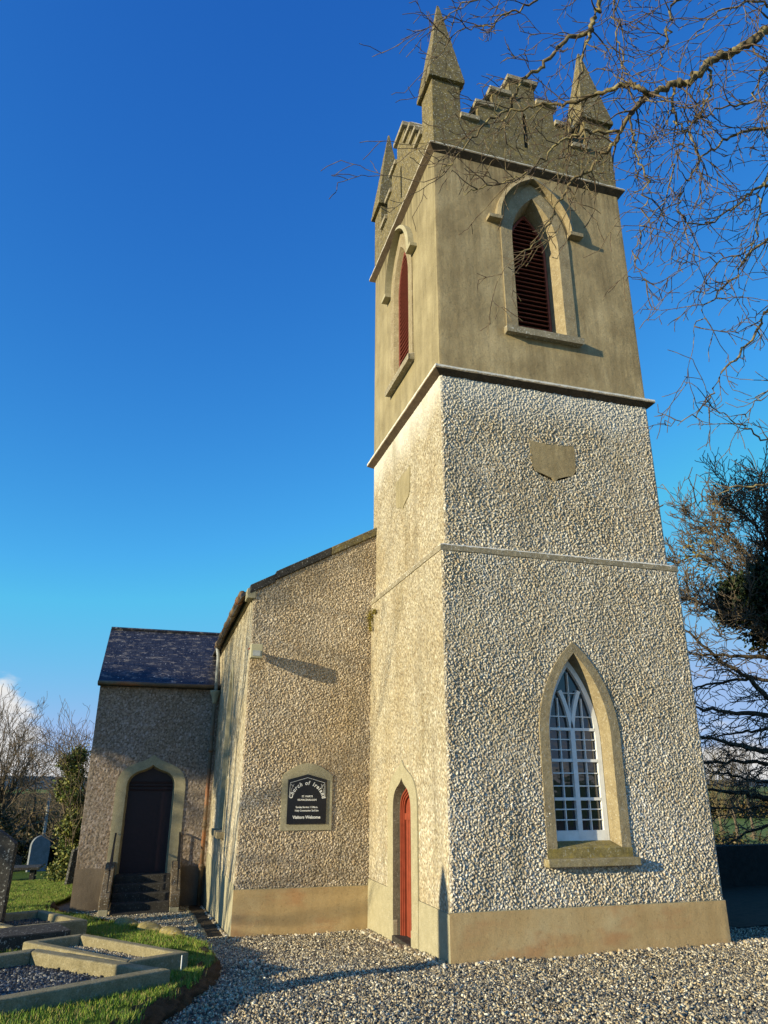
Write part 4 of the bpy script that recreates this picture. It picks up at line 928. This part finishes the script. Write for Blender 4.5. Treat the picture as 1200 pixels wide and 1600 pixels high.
headstone(.95, 1.72, .16, 'seg', -6.60, 4.75, hz(-6.6, 4.75)-.05, math.radians(-8), MAT['darkstone'], 'tall dark headstone with a lichened top at the left edge of the photo', (0, .02))
headstone(1.0, 1.75, .16, 'round', -9.1, 33.5, hz(-9.1, 33.5)-.1, math.radians(35), MAT['marble'], 'pale blue-grey round-topped headstone standing before the dark hedge', (0, .02))
headstone(.75, .95, .14, 'peak', -10.3, 34.2, hz(-10.3, 34.2)-.1, math.radians(20), MAT['darkstone'], 'small dark pointed headstone left of the pale round-topped one')
headstone(.70, 1.42, .16, 'scallop', -6.15, 19.3, hz(-6.15, 19.3)-.08, math.radians(30), MAT['darkstone'], 'dark scalloped headstone leaning beside the porch corner', (0, .09))
tt_ = thing('table_tomb', 'low pale table tomb slab on legs in front of the headstones', 'tomb', (-8.6, 24.5, hz(-8.6, 24.5)))
hb = hz(-9.0, 25)
MB().box((-10.6, 24.2, hb+.42), (-7.9, 25.3, hb+.52)).build('slab', MAT['darkstone'], tt_, bevel=.02)
for a, b_ in ((-10.4, 24.35), (-10.4, 25.0), (-8.25, 24.35), (-8.25, 25.0)): MB().box((a, b_, hb-.2), (a+.16, b_+.16, hb+.42)).build('leg', MAT['darkstone'], tt_)
# obelisk monument outside the frame on the left; its shadow falls on the tower corner
OX, OY = -9.0, -2.33
ob = thing('obelisk', 'slender stone obelisk monument standing left of the graves, outside the photo', 'monument', (OX, OY, 0))
MB().box((OX-.45, OY-.45, -.1), (OX+.45, OY+.45, .55)).build('plinth', MAT['concrete'], ob, bevel=.02)
MB().box((OX-.30, OY-.30, .55), (OX+.30, OY+.30, 1.15)).build('pedestal', MAT['concrete'], ob, bevel=.02)
V = []
for z_, w_ in ((1.15, .165), (2.88, .145), (3.05, .10), (3.30, .012)): V += [(OX-w_, OY-w_, z_), (OX+w_, OY-w_, z_), (OX+w_, OY+w_, z_), (OX-w_, OY+w_, z_)]
MB().add(V, [(4*k+q, 4*k+(q+1) % 4, 4*k+4+(q+1) % 4, 4*k+4+q) for k in range(3) for q in range(4)]).build('shaft', MAT['concrete'], ob)

# ================================================================== TREES
class Twigs:
    def __init__(s): s.V = []; s.F = []; s.n = 0
    def poly(s, P, r, k=4):
        P = np.asarray(P, float); m_ = len(P); d = np.empty_like(P); d[1:-1] = P[2:]-P[:-2]; d[0] = P[1]-P[0]; d[-1] = P[-1]-P[-2]
        d /= np.linalg.norm(d, axis=1)[:, None]+1e-9
        up = np.where(np.abs(d[:, 2:3]) < .9, np.array([[0, 0, 1.0]]), np.array([[1.0, 0, 0]]))
        a = np.cross(d, up); a /= np.linalg.norm(a, axis=1)[:, None]+1e-9; b = np.cross(a, d)
        th = np.arange(k)*math.tau/k; r = np.asarray(r, float)
        V = P[:, None]+(a[:, None]*np.cos(th)[None, :, None]+b[:, None]*np.sin(th)[None, :, None])*r[:, None, None]
        s.V.append(V.reshape(-1, 3)); i = np.arange(m_-1)[:, None]*k; j = np.arange(k)[None]; j2 = (j+1) % k
        s.F.append((np.stack([i+j, i+j2, i+k+j2, i+k+j], -1).reshape(-1, 4))+s.n); s.n += m_*k
    def build(s, name, matl, parent=None, smooth=True): return fast(name, np.concatenate(s.V), np.concatenate(s.F), matl, parent, smooth)
def unit(v): return v/(np.linalg.norm(v)+1e-9)
def shoot(tw, p, d, L, r, lev, R, wig=.28, bias=(0, 0, 0), kids=3, seg=None, minr=.0022, ang=(.5, 1.0), big=None):
    """one crooked branch with children; R is a random.Random"""
    n = max(3, int(L/(seg or max(.07, L/9)))); st = L/n; P = [np.array(p, float)]; d = unit(np.array(d, float)); b = np.array(bias, float)
    for i in range(n):
        d = unit(d+np.array([R.gauss(0, wig), R.gauss(0, wig), R.gauss(0, wig)])+b*.12); P.append(P[-1]+d*st)
    rs = [max(minr, r*(1-.75*i/n)) for i in range(n+1)]
    (big if (big is not None and r > .03) else tw).poly(P, rs, 6 if r > .03 else (4 if r > .006 else 3))
    if lev <= 0: return
    m_ = kids+R.randint(0, 1)+int(L*1.2)
    for c in range(m_):
        t_ = R.uniform(.18, 1.0) if c else 1.0; i = min(n, max(1, int(t_*n))); dd = unit(P[i]-P[i-1])
        ax = unit(np.cross(dd, [R.gauss(0, 1), R.gauss(0, 1), R.gauss(0, 1)])); a = R.uniform(*ang)
        cd_ = unit(dd*math.cos(a)+ax*math.sin(a))
        shoot(tw, P[i], cd_, L*R.uniform(.38, .68), rs[i]*.62, lev-1, R, wig, bias, kids, seg, minr, ang, big)
def limb(tw, pts, r0, r1, R, lev=2, step=.35, Ls=(.6, 1.3), bias=(0, 0, 0), kids=2, wig=.14, sub=6, jit=.02, big=None, rr_=.45, sides=8, skip=0.0, ang=(.45, 1.0), minr=.0042):
    """main limb through given 3-D points (smoothed), throwing side shoots"""
    P = np.array(pts, float); m_ = len(P); Q = []
    for i in range(m_-1):
        p0, p1, p2, p3 = P[max(i-1, 0)], P[i], P[i+1], P[min(i+2, m_-1)]
        for k in range(sub):
            t_ = k/sub; Q.append(.5*((2*p1)+(p2-p0)*t_+(2*p0-5*p1+4*p2-p3)*t_*t_+(3*p1-p0-3*p2+p3)*t_**3)+np.array([R.gauss(0, jit) for _ in range(3)]))
    Q.append(P[-1]); Q = np.array(Q); s_ = np.r_[0, np.cumsum(np.linalg.norm(Q[1:]-Q[:-1], axis=1))]; T_ = s_[-1]; rs = r0+(r1-r0)*(s_/T_)
    (big or tw).poly(Q, rs, sides)
    x = T_*skip+step*R.random()
    while x < T_:
        i = min(len(Q)-1, max(1, int(np.searchsorted(s_, x)))); dd = unit(Q[i]-Q[i-1]); ax = unit(np.cross(dd, [R.gauss(0, 1) for _ in range(3)])); a = R.uniform(*ang)
        L = R.uniform(*Ls)*(1-.35*x/T_); shoot(tw, Q[i], dd*math.cos(a)+ax*math.sin(a), L, max(minr*1.8, min(rs[i]*rr_, .02)), lev, R, wig, bias, kids, None, minr, (.5, 1.0), big)
        x += step*R.uniform(.6, 1.4)
    shoot(tw, Q[-1], Q[-1]-Q[-2], Ls[1]*.8, r1, lev, R, wig, bias, kids, None, minr, (.5, 1.0), big)
def leafcloud(name, blobs, n, size, pal, parent, R=rng, matl=None):
    """blobs: (cx, cy, cz, rx, ry, rz, weight); leaves as small bent quads, denser toward the shell"""
    w = np.array([b_[6] for b_ in blobs], float); w /= w.sum(); k = R.choice(len(blobs), n, p=w); B = np.array([b_[:6] for b_ in blobs])
    u = R.normal(size=(n, 3)); u /= np.linalg.norm(u, axis=1)[:, None]; rad = R.random(n)**.45; u2 = u*rad[:, None]*(1+.25*R.normal(size=(n, 1)))
    P = B[k, :3]+u2*B[k, 3:]
    keepm = (np.sin(P[:, 0]*5.1/size*.03+1)+np.sin(P[:, 1]*4.7/size*.03)+np.sin(P[:, 2]*5.9/size*.03+2)+R.random(n)*2.2) > .2
    P = P[keepm]; n = len(P)
    a = R.normal(size=(n, 3)); a /= np.linalg.norm(a, axis=1)[:, None]; b_ = np.cross(a, R.normal(size=(n, 3))); b_ /= np.linalg.norm(b_, axis=1)[:, None]
    s_ = size*(.6+.8*R.random((n, 1))); V = np.stack([P-a*s_, P+b_*s_*.55, P+a*s_, P-b_*s_*.55], 1).reshape(-1, 3)
    F = np.arange(4*n).reshape(n, 4); c = np.array(pal)[R.integers(0, len(pal), n)]*(.7+.6*R.random((n, 1)))
    return fast(name, V, F, matl or MAT['leaf'], parent, False, col=np.repeat(c, 4, 0))
# ---- the bare tree overhanging from the right
R = random.Random(11)
tr = thing('bare_tree', 'leafless tree whose lichened branches overhang the tower from the upper right', 'tree', (5.2, -6.4, g(5.2, -6.4)))
tb_ = Twigs(); tw = Twigs()
tb_.poly([(5.3, -6.4, -.3), (5.2, -6.4, .6), (4.95, -6.35, 3), (4.6, -6.3, 5), (4.2, -6.25, 6.8), (3.6, -6.2, 8.2), (3.0, -6.15, 9.2)], [.36, .27, .23,   .20, .16, .10, .06], 12)
J1 = np.array([3.0, -6.15, 9.2]); J0 = np.array([4.2, -6.25, 6.8]); J2 = np.array([4.6, -6.3, 5.0])
tb_.poly([J0, (3.9, -6.35, 8.4), (3.4, -6.5, 10.0), (2.7, -6.5, 11.2)], [.15, .12, .10, .07], 10)
J3 = np.array([2.7, -6.5, 11.2])
def lp_(pp_, D0, D1=None):
    D1 = D1 or D0; n_ = len(pp_); return [np.array(px(x, y, D0+(D1-D0)*i/max(1, n_-1))) for i, (x, y) in enumerate(pp_)]
main = [J1]+lp_([(1245, 20), (1200, 47), (1172, 65), (1142, 84), (1111, 96), (1079, 121), (1046, 135), (1012, 150)], 8.0, 7.6)
limb(tw, main, .058, .030, R, 2, .241, (.5, 1.1), (0, 0, -.5), big=tb_, rr_=.3)
e_ = main[-1]
limb(tw, [e_]+lp_([(1002, 139), (985, 133), (967, 135), (939, 145), (915, 154), (883, 163), (850, 162), (815, 172), (780, 190)], 7.55, 7.9), .030, .008, R, 2, .176, (.35, .9), (0, 0, -.3), big=tb_, jit=.012)
limb(tw, [e_]+lp_([(1000, 160), (985, 177), (967, 210), (953, 233), (925, 261), (901, 275), (884, 300), (864, 336), (845, 373), (815, 395)], 7.55, 7.4), .026, .006, R, 2, .192, (.3, .75), (-.3, 0, -.4), big=tb_, jit=.012)
limb(tw, lp_([(968, 208), (930, 205), (895, 212), (860, 235), (835, 262), (800, 280), (760, 290), (725, 300)], 7.5, 7.3), .016, .005, R, 2, .161, (.3, .7), (-.3, 0, -.3), jit=.015, big=tb_)
limb(tw, [J3]+lp_([(1010, -60), (950, -20), (932, 20), (920, 51), (883, 61), (859, 93), (827, 117), (803, 149), (790, 175), (766, 187), (724, 233), (687, 275)], 8.4, 7.8), .05, .006, R, 2, .209, (.4, 1.0), (-.3, 0, -.3), big=tb_, jit=.014, rr_=.35)
limb(tw, lp_([(920, 51), (911, 93), (901, 140), (892, 196), (886, 240)], 8.1, 7.7), .018, .005, R, 2, .201, (.3, .7), (0, 0, -.3), big=tb_)
limb(tw, [J3]+lp_([(990, -30), (962, 0), (967, 56), (974, 107), (960, 160)], 8.2, 7.7), .02, .005, R, 2, .201, (.35, .8), (0, 0, -.4), big=tb_)
limb(tw, [J3]+lp_([(1150, -60), (1060, 0), (1046, 35), (1041, 60), (1030, 100)], 8.3, 7.9), .03, .006, R, 2, .192, (.35, .8), (0, 0, -.3), big=tb_)
limb(tw, [J3]+lp_([(900, -50), (840, 0), (800, 18), (765, 40), (720, 48), (690, 60)], 8.6, 8.3), .035, .004, R, 2, .201, (.35, .85), (-.4, 0, -.1), big=tb_)
limb(tw, [J3]+lp_([(1000, -80), (900, -30), (800, -25), (745, 0), (700, 25), (665, 45)], 8.7, 8.4), .03, .003, R, 1, .195, (.3, .7), (-.4, 0, -.1), big=tb_)
limb(tw, lp_([(1051, 140), (1051, 168), (1060, 196), (1083, 219), (1093, 261), (1095, 299)], 7.8, 7.5), .017, .005, R, 2, .192, (.3, .8), (0, 0, -.5), big=tb_)
limb(tw, lp_([(985, 180), (988, 210), (995, 243), (1009, 275), (1009, 327), (1000, 370), (992, 420), (1010, 440)], 7.5, 7.2), .012, .004, R, 1, .195, (.2, .5), (0, 0, -.7), big=tb_)
limb(tw, lp_([(1111, 96), (1105, 150), (1085, 190), (1060, 235), (1045, 290), (1030, 340)], 7.8, 7.4), .016, .005, R, 2, .201, (.3, .7), (0, 0, -.4), big=tb_)
for k_, (a, rr__) in enumerate((
    ([(1290, 60), (1230, 90), (1200, 110), (1165, 160), (1120, 170), (1070, 200)], .035),
    ([(1290, 150), (1230, 175), (1200, 200), (1150, 210), (1110, 235), (1075, 280), (1060, 330)], .035),
    ([(1290, 260), (1220, 280), (1180, 300), (1140, 330), (1095, 350), (1055, 345)], .032),
    ([(1290, 330), (1220, 360), (1180, 390), (1150, 430), (1110, 470), (1085, 510)], .03),
    ([(1260, 200), (1215, 240), (1190, 300), (1180, 360), (1160, 400), (1100, 405)], .022),
    ([(1290, 20), (1220, 10), (1160, 5), (1110, 30), (1085, 60)], .03))):
    limb(tw, [J0+np.array([-.2, 0, .3])]+lp_(a, 8.3, 7.6), rr__*1.2, .005, R, 2, .192, (.35, .85), (-.2, 0, -.4), big=tb_, skip=.25)
limb(tw, [J0]+lp_([(1270, 420), (1215, 450), (1200, 485), (1175, 530), (1135, 575), (1110, 620), (1080, 650), (1040, 664)], 8.2, 7.6), .035, .004, R, 1, .195, (.25, .6), (-.3, 0, -.3), big=tb_, skip=.35)
limb(tw, [J2]+lp_([(1300, 700), (1240, 695), (1200, 688), (1160, 665), (1120, 640), (1108, 625)], 8.0, 7.6), .03, .003, R, 1, .195, (.25, .6), (-.3, 0, .2), big=tb_, skip=.35)
limb(tw, [J2]+lp_([(1300, 740), (1240, 750), (1200, 755), (1140, 764), (1105, 782), (1080, 790), (1036, 789)], 8.0, 7.6), .03, .003, R, 1, .195, (.3, .7), (-.3, 0, .3), big=tb_, skip=.35)
limb(tw, [J0]+lp_([(1300, 560), (1240, 590), (1200, 610), (1170, 640), (1160, 660)], 8.0, 7.8), .025, .003, R, 1, .195, (.25, .6), (-.3, 0, -.1), big=tb_, skip=.4)
tb_.build('trunk', MAT['bark'], tr); tw.build('crown', MAT['twig'], tr)
# ---- dark ivy-clad tree behind the tower on the right
R = random.Random(5)
tr = thing('ivy_clad_tree', 'dark ivy-clad tree with low sweeping branches right of the tower', 'tree', (15.9, 9.9, g(15.9, 9.9)))
tb_ = Twigs(); tw = Twigs(); D = 24
def pz(x, y, D): return np.array(px(x, y, D))
trk = [(15.9, 9.9, -.9), (15.8, 9.9, 1.0), pz(1262, 1100, D), pz(1250, 1000, D), pz(1225, 920, D), pz(1205, 850, D), pz(1195, 800, D)]
tb_.poly(trk, [.42, .34, .30, .26, .2, .13, .07], 12)
for k_, (a, r_) in enumerate((
    ([(1262, 1260), (1199, 1248), (1160, 1240), (1106, 1234), (1070, 1228)], .10), ([(1262, 1180), (1199, 1175), (1150, 1164), (1097, 1151), (1060, 1150)], .10),
    ([(1262, 1195), (1199, 1192), (1150, 1190), (1100, 1191), (1060, 1188)], .07), ([(1262, 1125), (1199, 1116), (1140, 1112), (1090, 1106), (1050, 1100)], .09),
    ([(1262, 1150), (1199, 1140), (1150, 1146), (1110, 1150)], .06), ([(1262, 1130), (1199, 1088), (1161, 1052), (1124, 1032), (1071, 981), (1045, 950)], .09),
    ([(1255, 1080), (1200, 1062), (1150, 1062), (1090, 1075), (1060, 1080)], .06), ([(1255, 1050), (1200, 1030), (1140, 1024), (1090, 1022), (1050, 1015)], .07),
    ([(1250, 1000), (1190, 975), (1140, 960), (1090, 940), (1050, 930)], .08), ([(1240, 960), (1180, 920), (1130, 880), (1090, 870), (1055, 880)], .07),
    ([(1230, 930), (1180, 880), (1140, 840), (1110, 820), (1085, 815)], .06), ([(1215, 880), (1185, 830), (1160, 800), (1140, 790)], .05),
    ([(1205, 850), (1200, 800), (1190, 775)], .05), ([(1225, 900), (1240, 840), (1250, 790)], .06),
    ([(1262, 1290), (1200, 1290), (1150, 1310), (1120, 1330)], .05), ([(1262, 1230), (1200, 1222), (1140, 1210), (1110, 1205)], .05), ([(1262, 1280), (1210, 1262), (1160, 1262), (1100, 1262)], .04))):
    up_ = -.2 if a[0][1] > 1040 else .8
    limb(tw, lp_(a, D+R.uniform(-.5, .5), D+R.uniform(-1.5, 1.5)), r_*1.25, .02, R, 2, .26 if a[0][1] > 1040 else .17, (.6, 1.5) if a[0][1] > 1040 else (.8, 1.7), (-.2, 0, up_), big=tb_, wig=.17, rr_=.3, jit=.03, kids=2 if a[0][1] > 1040 else 5, minr=.011)
tb_.build('trunk', MAT['bark_dark'], tr); tw.build('crown', MAT['bark_far'], tr)
IVY = [(.012, .022, .008), (.02, .034, .01), (.03, .045, .012), (.008, .014, .006)]
bl = []
for x, y, r_, w_ in ((1175, 945, .95, 3), (1150, 925, .6, 1), (1205, 930, 1.1, 3),  (1215, 975, .8, 2), (1172, 985, .35, .5), (1165, 1015, .22, .3), (1190, 900, .7, 1.5), (1230, 1000, .9, 2)):
    c_ = pz(x, y, D-.2); bl.append((*c_, r_, r_, r_*.9, w_))
bl += [(*pz(x, y, D+.3), r_, r_, r_, w_) for x, y, r_, w_ in ((1150, 960, .55, 1.5), (1135, 945, .3, .6), (1185, 1000, .5, 1.2), (1178, 905, .7, 2), (1225, 940, 1.3, 3), (1168, 915, .5, 1))]
leafcloud('ivy', bl, 60000, .075, IVY, tr)
bl = [(*pz(x, y, D), .8, .8, .5, 1) for x, y in ((1090, 860), (1120, 845), (1150, 800), (1180, 785), (1085, 900))]
leafcloud('brown_leaves', bl, 700, .05, [(.16, .10, .02), (.20, .15, .03), (.12, .10, .02)], tr)

# ---- churchyard wall on the right, in the shade of the tower
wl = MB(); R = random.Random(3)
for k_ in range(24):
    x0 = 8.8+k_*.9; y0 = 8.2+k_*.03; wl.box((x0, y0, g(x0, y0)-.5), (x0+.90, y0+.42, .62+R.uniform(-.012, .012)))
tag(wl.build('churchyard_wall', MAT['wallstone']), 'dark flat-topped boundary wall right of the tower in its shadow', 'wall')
V = [(5.7, 1.3, g(5.7, 1.3)+.02), (40, 1.3+5, -.1), (40, 12, -.4), (5.0, 12, g(5, 12)+.03)]
tag(MB().add(V, [(0, 1, 2, 3)]).build('side_lawn', MAT['soil']), 'lawn strip between gravel and boundary wall, shade put into its dark colour', 'lawn', kind='structure')  # grass given the soil material to carry the tower's shade

# ---- bare tree far left, evergreen bush beside the porch, hedges and bank
def bare(name, label, x, y, h, spread, seed, matl, lev=3, nl=9, ivy=None, group=None, r0=.22, wig=.16, rdeep=.5):
    zb = -.062*min(y, 36)+.008*max(-30, min(30, x)); R = random.Random(seed); t_ = thing(name, label, 'tree', (x, y, zb), group); tb_ = Twigs(); tw = Twigs()
    tb_.poly([(x, y, zb-.3), (x+.05, y, zb+h*.12), (x-.05, y, zb+h*.3), (x+.1, y, zb+h*.55)], [r0*1.3, r0, r0*.8, r0*.4], 10)
    for k in range(nl):
        a = k*2.4+R.random(); z0 = zb+h*(.14+.36*k/nl); tilt = R.uniform(.35, .85); L = h*R.uniform(.42, .60)
        d = np.array([math.cos(a)*math.sin(tilt)*spread, math.sin(a)*math.sin(tilt)*spread*.7, math.cos(tilt)])
        shoot(tw, (x, y, z0), d, L, r0*.42, lev, R, wig, (0, 0, .5), 3, None, .009, (.35, .75), big=tb_)
    tb_.build('trunk', matl, t_); tw.build('crown', matl, t_)
    if ivy: leafcloud('ivy', [(x+a*.1, y, zb+b_, c_, c_, d_, 1) for a, b_, c_, d_ in ivy[0]], ivy[1], .09, ivy[2], t_)
    return t_
bare('bare_tree', 'bare tree with many upright branches at the left edge behind the headstones', -11.6, 35.0, 7.2, 1.15, 4, MAT['bark_far'], 3, 12, ([(0, 1.2, 1.3, 1.3), (0, 2.4, .8, 1.0)], 3500, [(.02, .03, .01), (.04, .05, .015), (.09, .07, .03)]), 'bare trees')
bare('bare_tree', 'smaller bare tree left of the evergreen bush by the porch', -6.3, 29, 5.9, 1.5, 9, MAT['bark_far'], 3, 9, None, 'bare trees', .16)
eb = thing('evergreen_bush', 'tall yellow-green evergreen bush just left of the porch wall', 'bush', (-6.8, 22.8, g(-6.8, 22.8)))
R = random.Random(8); tw = Twigs(); zb = g(-6.3, 22.8)
for k_ in range(14): shoot(tw, (-6.8, 22.8, zb+.3+k_*.2), (R.gauss(-.25, .5), R.gauss(0, .4), 1.0), 2.6+R.random(), .035, 2, R, .16, (-.2, 0, .4), 3, None, .007)
tw.build('stems', MAT['bark_far'], eb)
leafcloud('foliage', [(-6.75+R.gauss(0, .33), 22.8+R.gauss(0, .4), zb+.5+k_*.3, .55-.015*k_, .6, .35, 1) for k_ in range(15)], 19000, .055, [(.05, .075, .015), (.09, .12, .02), (.16, .17, .03), (.03, .05, .012), (.20, .18, .05)], eb)
def hedge(name, label, x0, x1, y, z0, h, n, pal, size=.09, cat='hedge', dy=.7, group=None, seed=1):
    t_ = thing(name, label, cat, ((x0+x1)/2, y, z0), group); R = random.Random(seed); tw = Twigs()
    m_ = max(3, int((x1-x0)/.9)); bl = []
    for k in range(m_):
        xx = x0+(x1-x0)*(k+.5)/m_; hh = h*R.uniform(.7, 1.05)
        bl.append((xx, y+R.gauss(0, .2), z0+hh*.5, .75, dy, hh*.5, 1)); shoot(tw, (xx, y, z0), (R.gauss(0, .2), R.gauss(0, .2), 1), hh*1.1, .03, 2, R, .18, (0, 0, .5), 3, None, .012)
    tw.build('stems', MAT['bark_far'], t_); leafcloud('foliage', bl, n, size, pal, t_); return t_
DG = [(.010, .016, .008), (.018, .028, .010), (.03, .04, .012)]
BR = [(.09, .065, .03), (.14, .095, .04), (.19, .14, .06), (.06, .06, .02), (.11, .11, .03)]
hedge('hedge', 'dark evergreen hedge behind the round-topped headstone', -22, -6.5, 36.8, -2.3, 1.9, 16000, DG, .10, seed=2)
hedge('thicket', 'brown winter thicket on the bank behind the dark hedge', -26, -5, 44, -2.1, 3.0, 16000, BR, .12, 'thicket', 1.6, seed=3)
hedge('pale_shrub', 'small straw-coloured shrub in front of the brown thicket', -11.9, -10.6, 39.5, -2.2, 2.3, 900, [(.24, .18, .08), (.30, .24, .12)], .06, 'shrub', .5, seed=4)
# distant bank and hills (structure)
def ridge(name, label, x0, x1, y, z0, hf, depth, matl, n=80):
    V = []; F = []
    for i in range(n+1):
        x = x0+(x1-x0)*i/n; h = hf(i/n)
        for k, (dy, f) in enumerate(((0, 0), (depth*.35, .6), (depth*.7, .93), (depth, 1.0), (depth*1.8, .2))): V.append((x, y+dy, z0+h*f))
    for i in range(n):
        for k in range(4): a = i*5+k; F.append((a, a+5, a+6, a+1))
    return tag(fast(name, V, F, matl, None, True), label, 'hill', kind='structure')
sm = lambda t_, s_: sum(math.sin(t_*w*math.tau+s_*w)/w for w in (1.3, 3.1, 6.7, 13))*.35
ridge('hill', 'scrubby bank rising behind the churchyard on the left', -60, 6, 52, -2.4, lambda t_: 3.6+.8*sm(t_, 1)-2.0*max(0, t_-.8)*5, 16, MAT['scrub'])
ridge('hill', 'low hill on the left horizon, tinted blue for haze', -700, 100, 520, -4, lambda t_: 9+4*sm(t_, 2), 120, MAT['hill'])
ridge('hill', 'low hills along the right horizon, tinted blue for haze', 60, 1400, 1100, -6, lambda t_: 18+9*sm(t_, 4), 300, MAT['hill'])
up = MB(); ub = np.array(px(66, 1320, 39.5)); ut = (ub[0], ub[1], 1.75)
up.tube([(ub[0], ub[1], -2.4), ut], [.085, .07], 8); tag(up.build('utility_pole', MAT['greypipe']), 'pale leaning-looking wooden pole rising above the thicket on the left', 'pole')
# right background: hedgerows and slim trees in the field
hedge('hedgerow', 'straw-brown hedgerow just behind the boundary wall on the right', 26, 44, 34, -2.2, 1.6, 9000, BR, .10, seed=6)
hedge('hedgerow', 'further brown hedgerow beyond the strip of green field', 58, 100, 82, -2.4, 3.3, 16000, BR, .2, 'hedge', 1.5, seed=7)
for k_, (x, y, h, lb) in enumerate(((42.6, 46, 7.5, 'slim yellow-lichened bare tree in the field right of the tower'), (45.0, 47, 7.0, 'second slim bare tree in the field, right of the yellow-lichened one'), (47.6, 48, 8, 'third slim bare tree in the field, nearest the right edge'))):
    bare('slim_tree', lb, x, y, h, .6, 30+k_, MAT['bark'] if k_ == 0 else MAT['bark_far'], 2, 9, None, 'slim field trees', .12)
# ---- trees outside the frame on the left: they shade the porch and streak the nave wall
bare('bare_tree', 'bare tree outside the photo on the left that streaks the nave wall with shade', -17, 4.6, 10.5, 1.0, 41, MAT['bark_far'], 2, 10, None, 'bare trees', .26)
bare('bare_tree', 'bare tree outside the photo on the left, nearest the obelisk', -21, 1.0, 11.0, 1.0, 42, MAT['bark_far'], 2, 9, None, 'bare trees', .24)
pt = thing('pine_tree', 'tall pine with a high dense crown outside the photo on the left', 'tree', (-21, 6.1, g(-21, 6.1)))
tb_ = Twigs(); tb_.poly([(-21, 6.1, -1), (-20.9, 6.1, 3), (-21, 6.2, 9)], [.3, .24, .12], 10)
R = random.Random(2)
for k_ in range(10): shoot(tb_, (-21, 6.1, 6.0+k_*.3), (math.cos(k_*2.3), math.sin(k_*2.3), .3), 1.6, .06, 1, R)
tb_.build('trunk', MAT['bark_dark'], pt)
leafcloud('crown', [(-21+R.gauss(0, .5), 6.1+R.gauss(0, .85), 7.9+R.gauss(0, .55), .8, .7, .45, 1) for _ in range(16)], 16000, .10, DG, pt)
# tuft growing from the string course in the corner of tower and nave
R = random.Random(6); tf = Twigs(); c_ = np.array([-.06, 3.93, 5.45])
mo = thing('wall_plant', 'yellow moss tuft hanging where string course meets the nave gable', 'plant', tuple(c_))
leafcloud('fronds', [(c_[0]-.0, c_[1], c_[2]-.05, .09, .10, .17, 2), (c_[0], c_[1]-.03, c_[2]-.24, .03, .04, .12, .7), (c_[0]+.02, c_[1]-.25, c_[2]+.03, .03, .1, .05, .5)], 900, .016, [(.26, .19, .02), (.20, .16, .02), (.32, .26, .05), (.12, .10, .02)], mo)
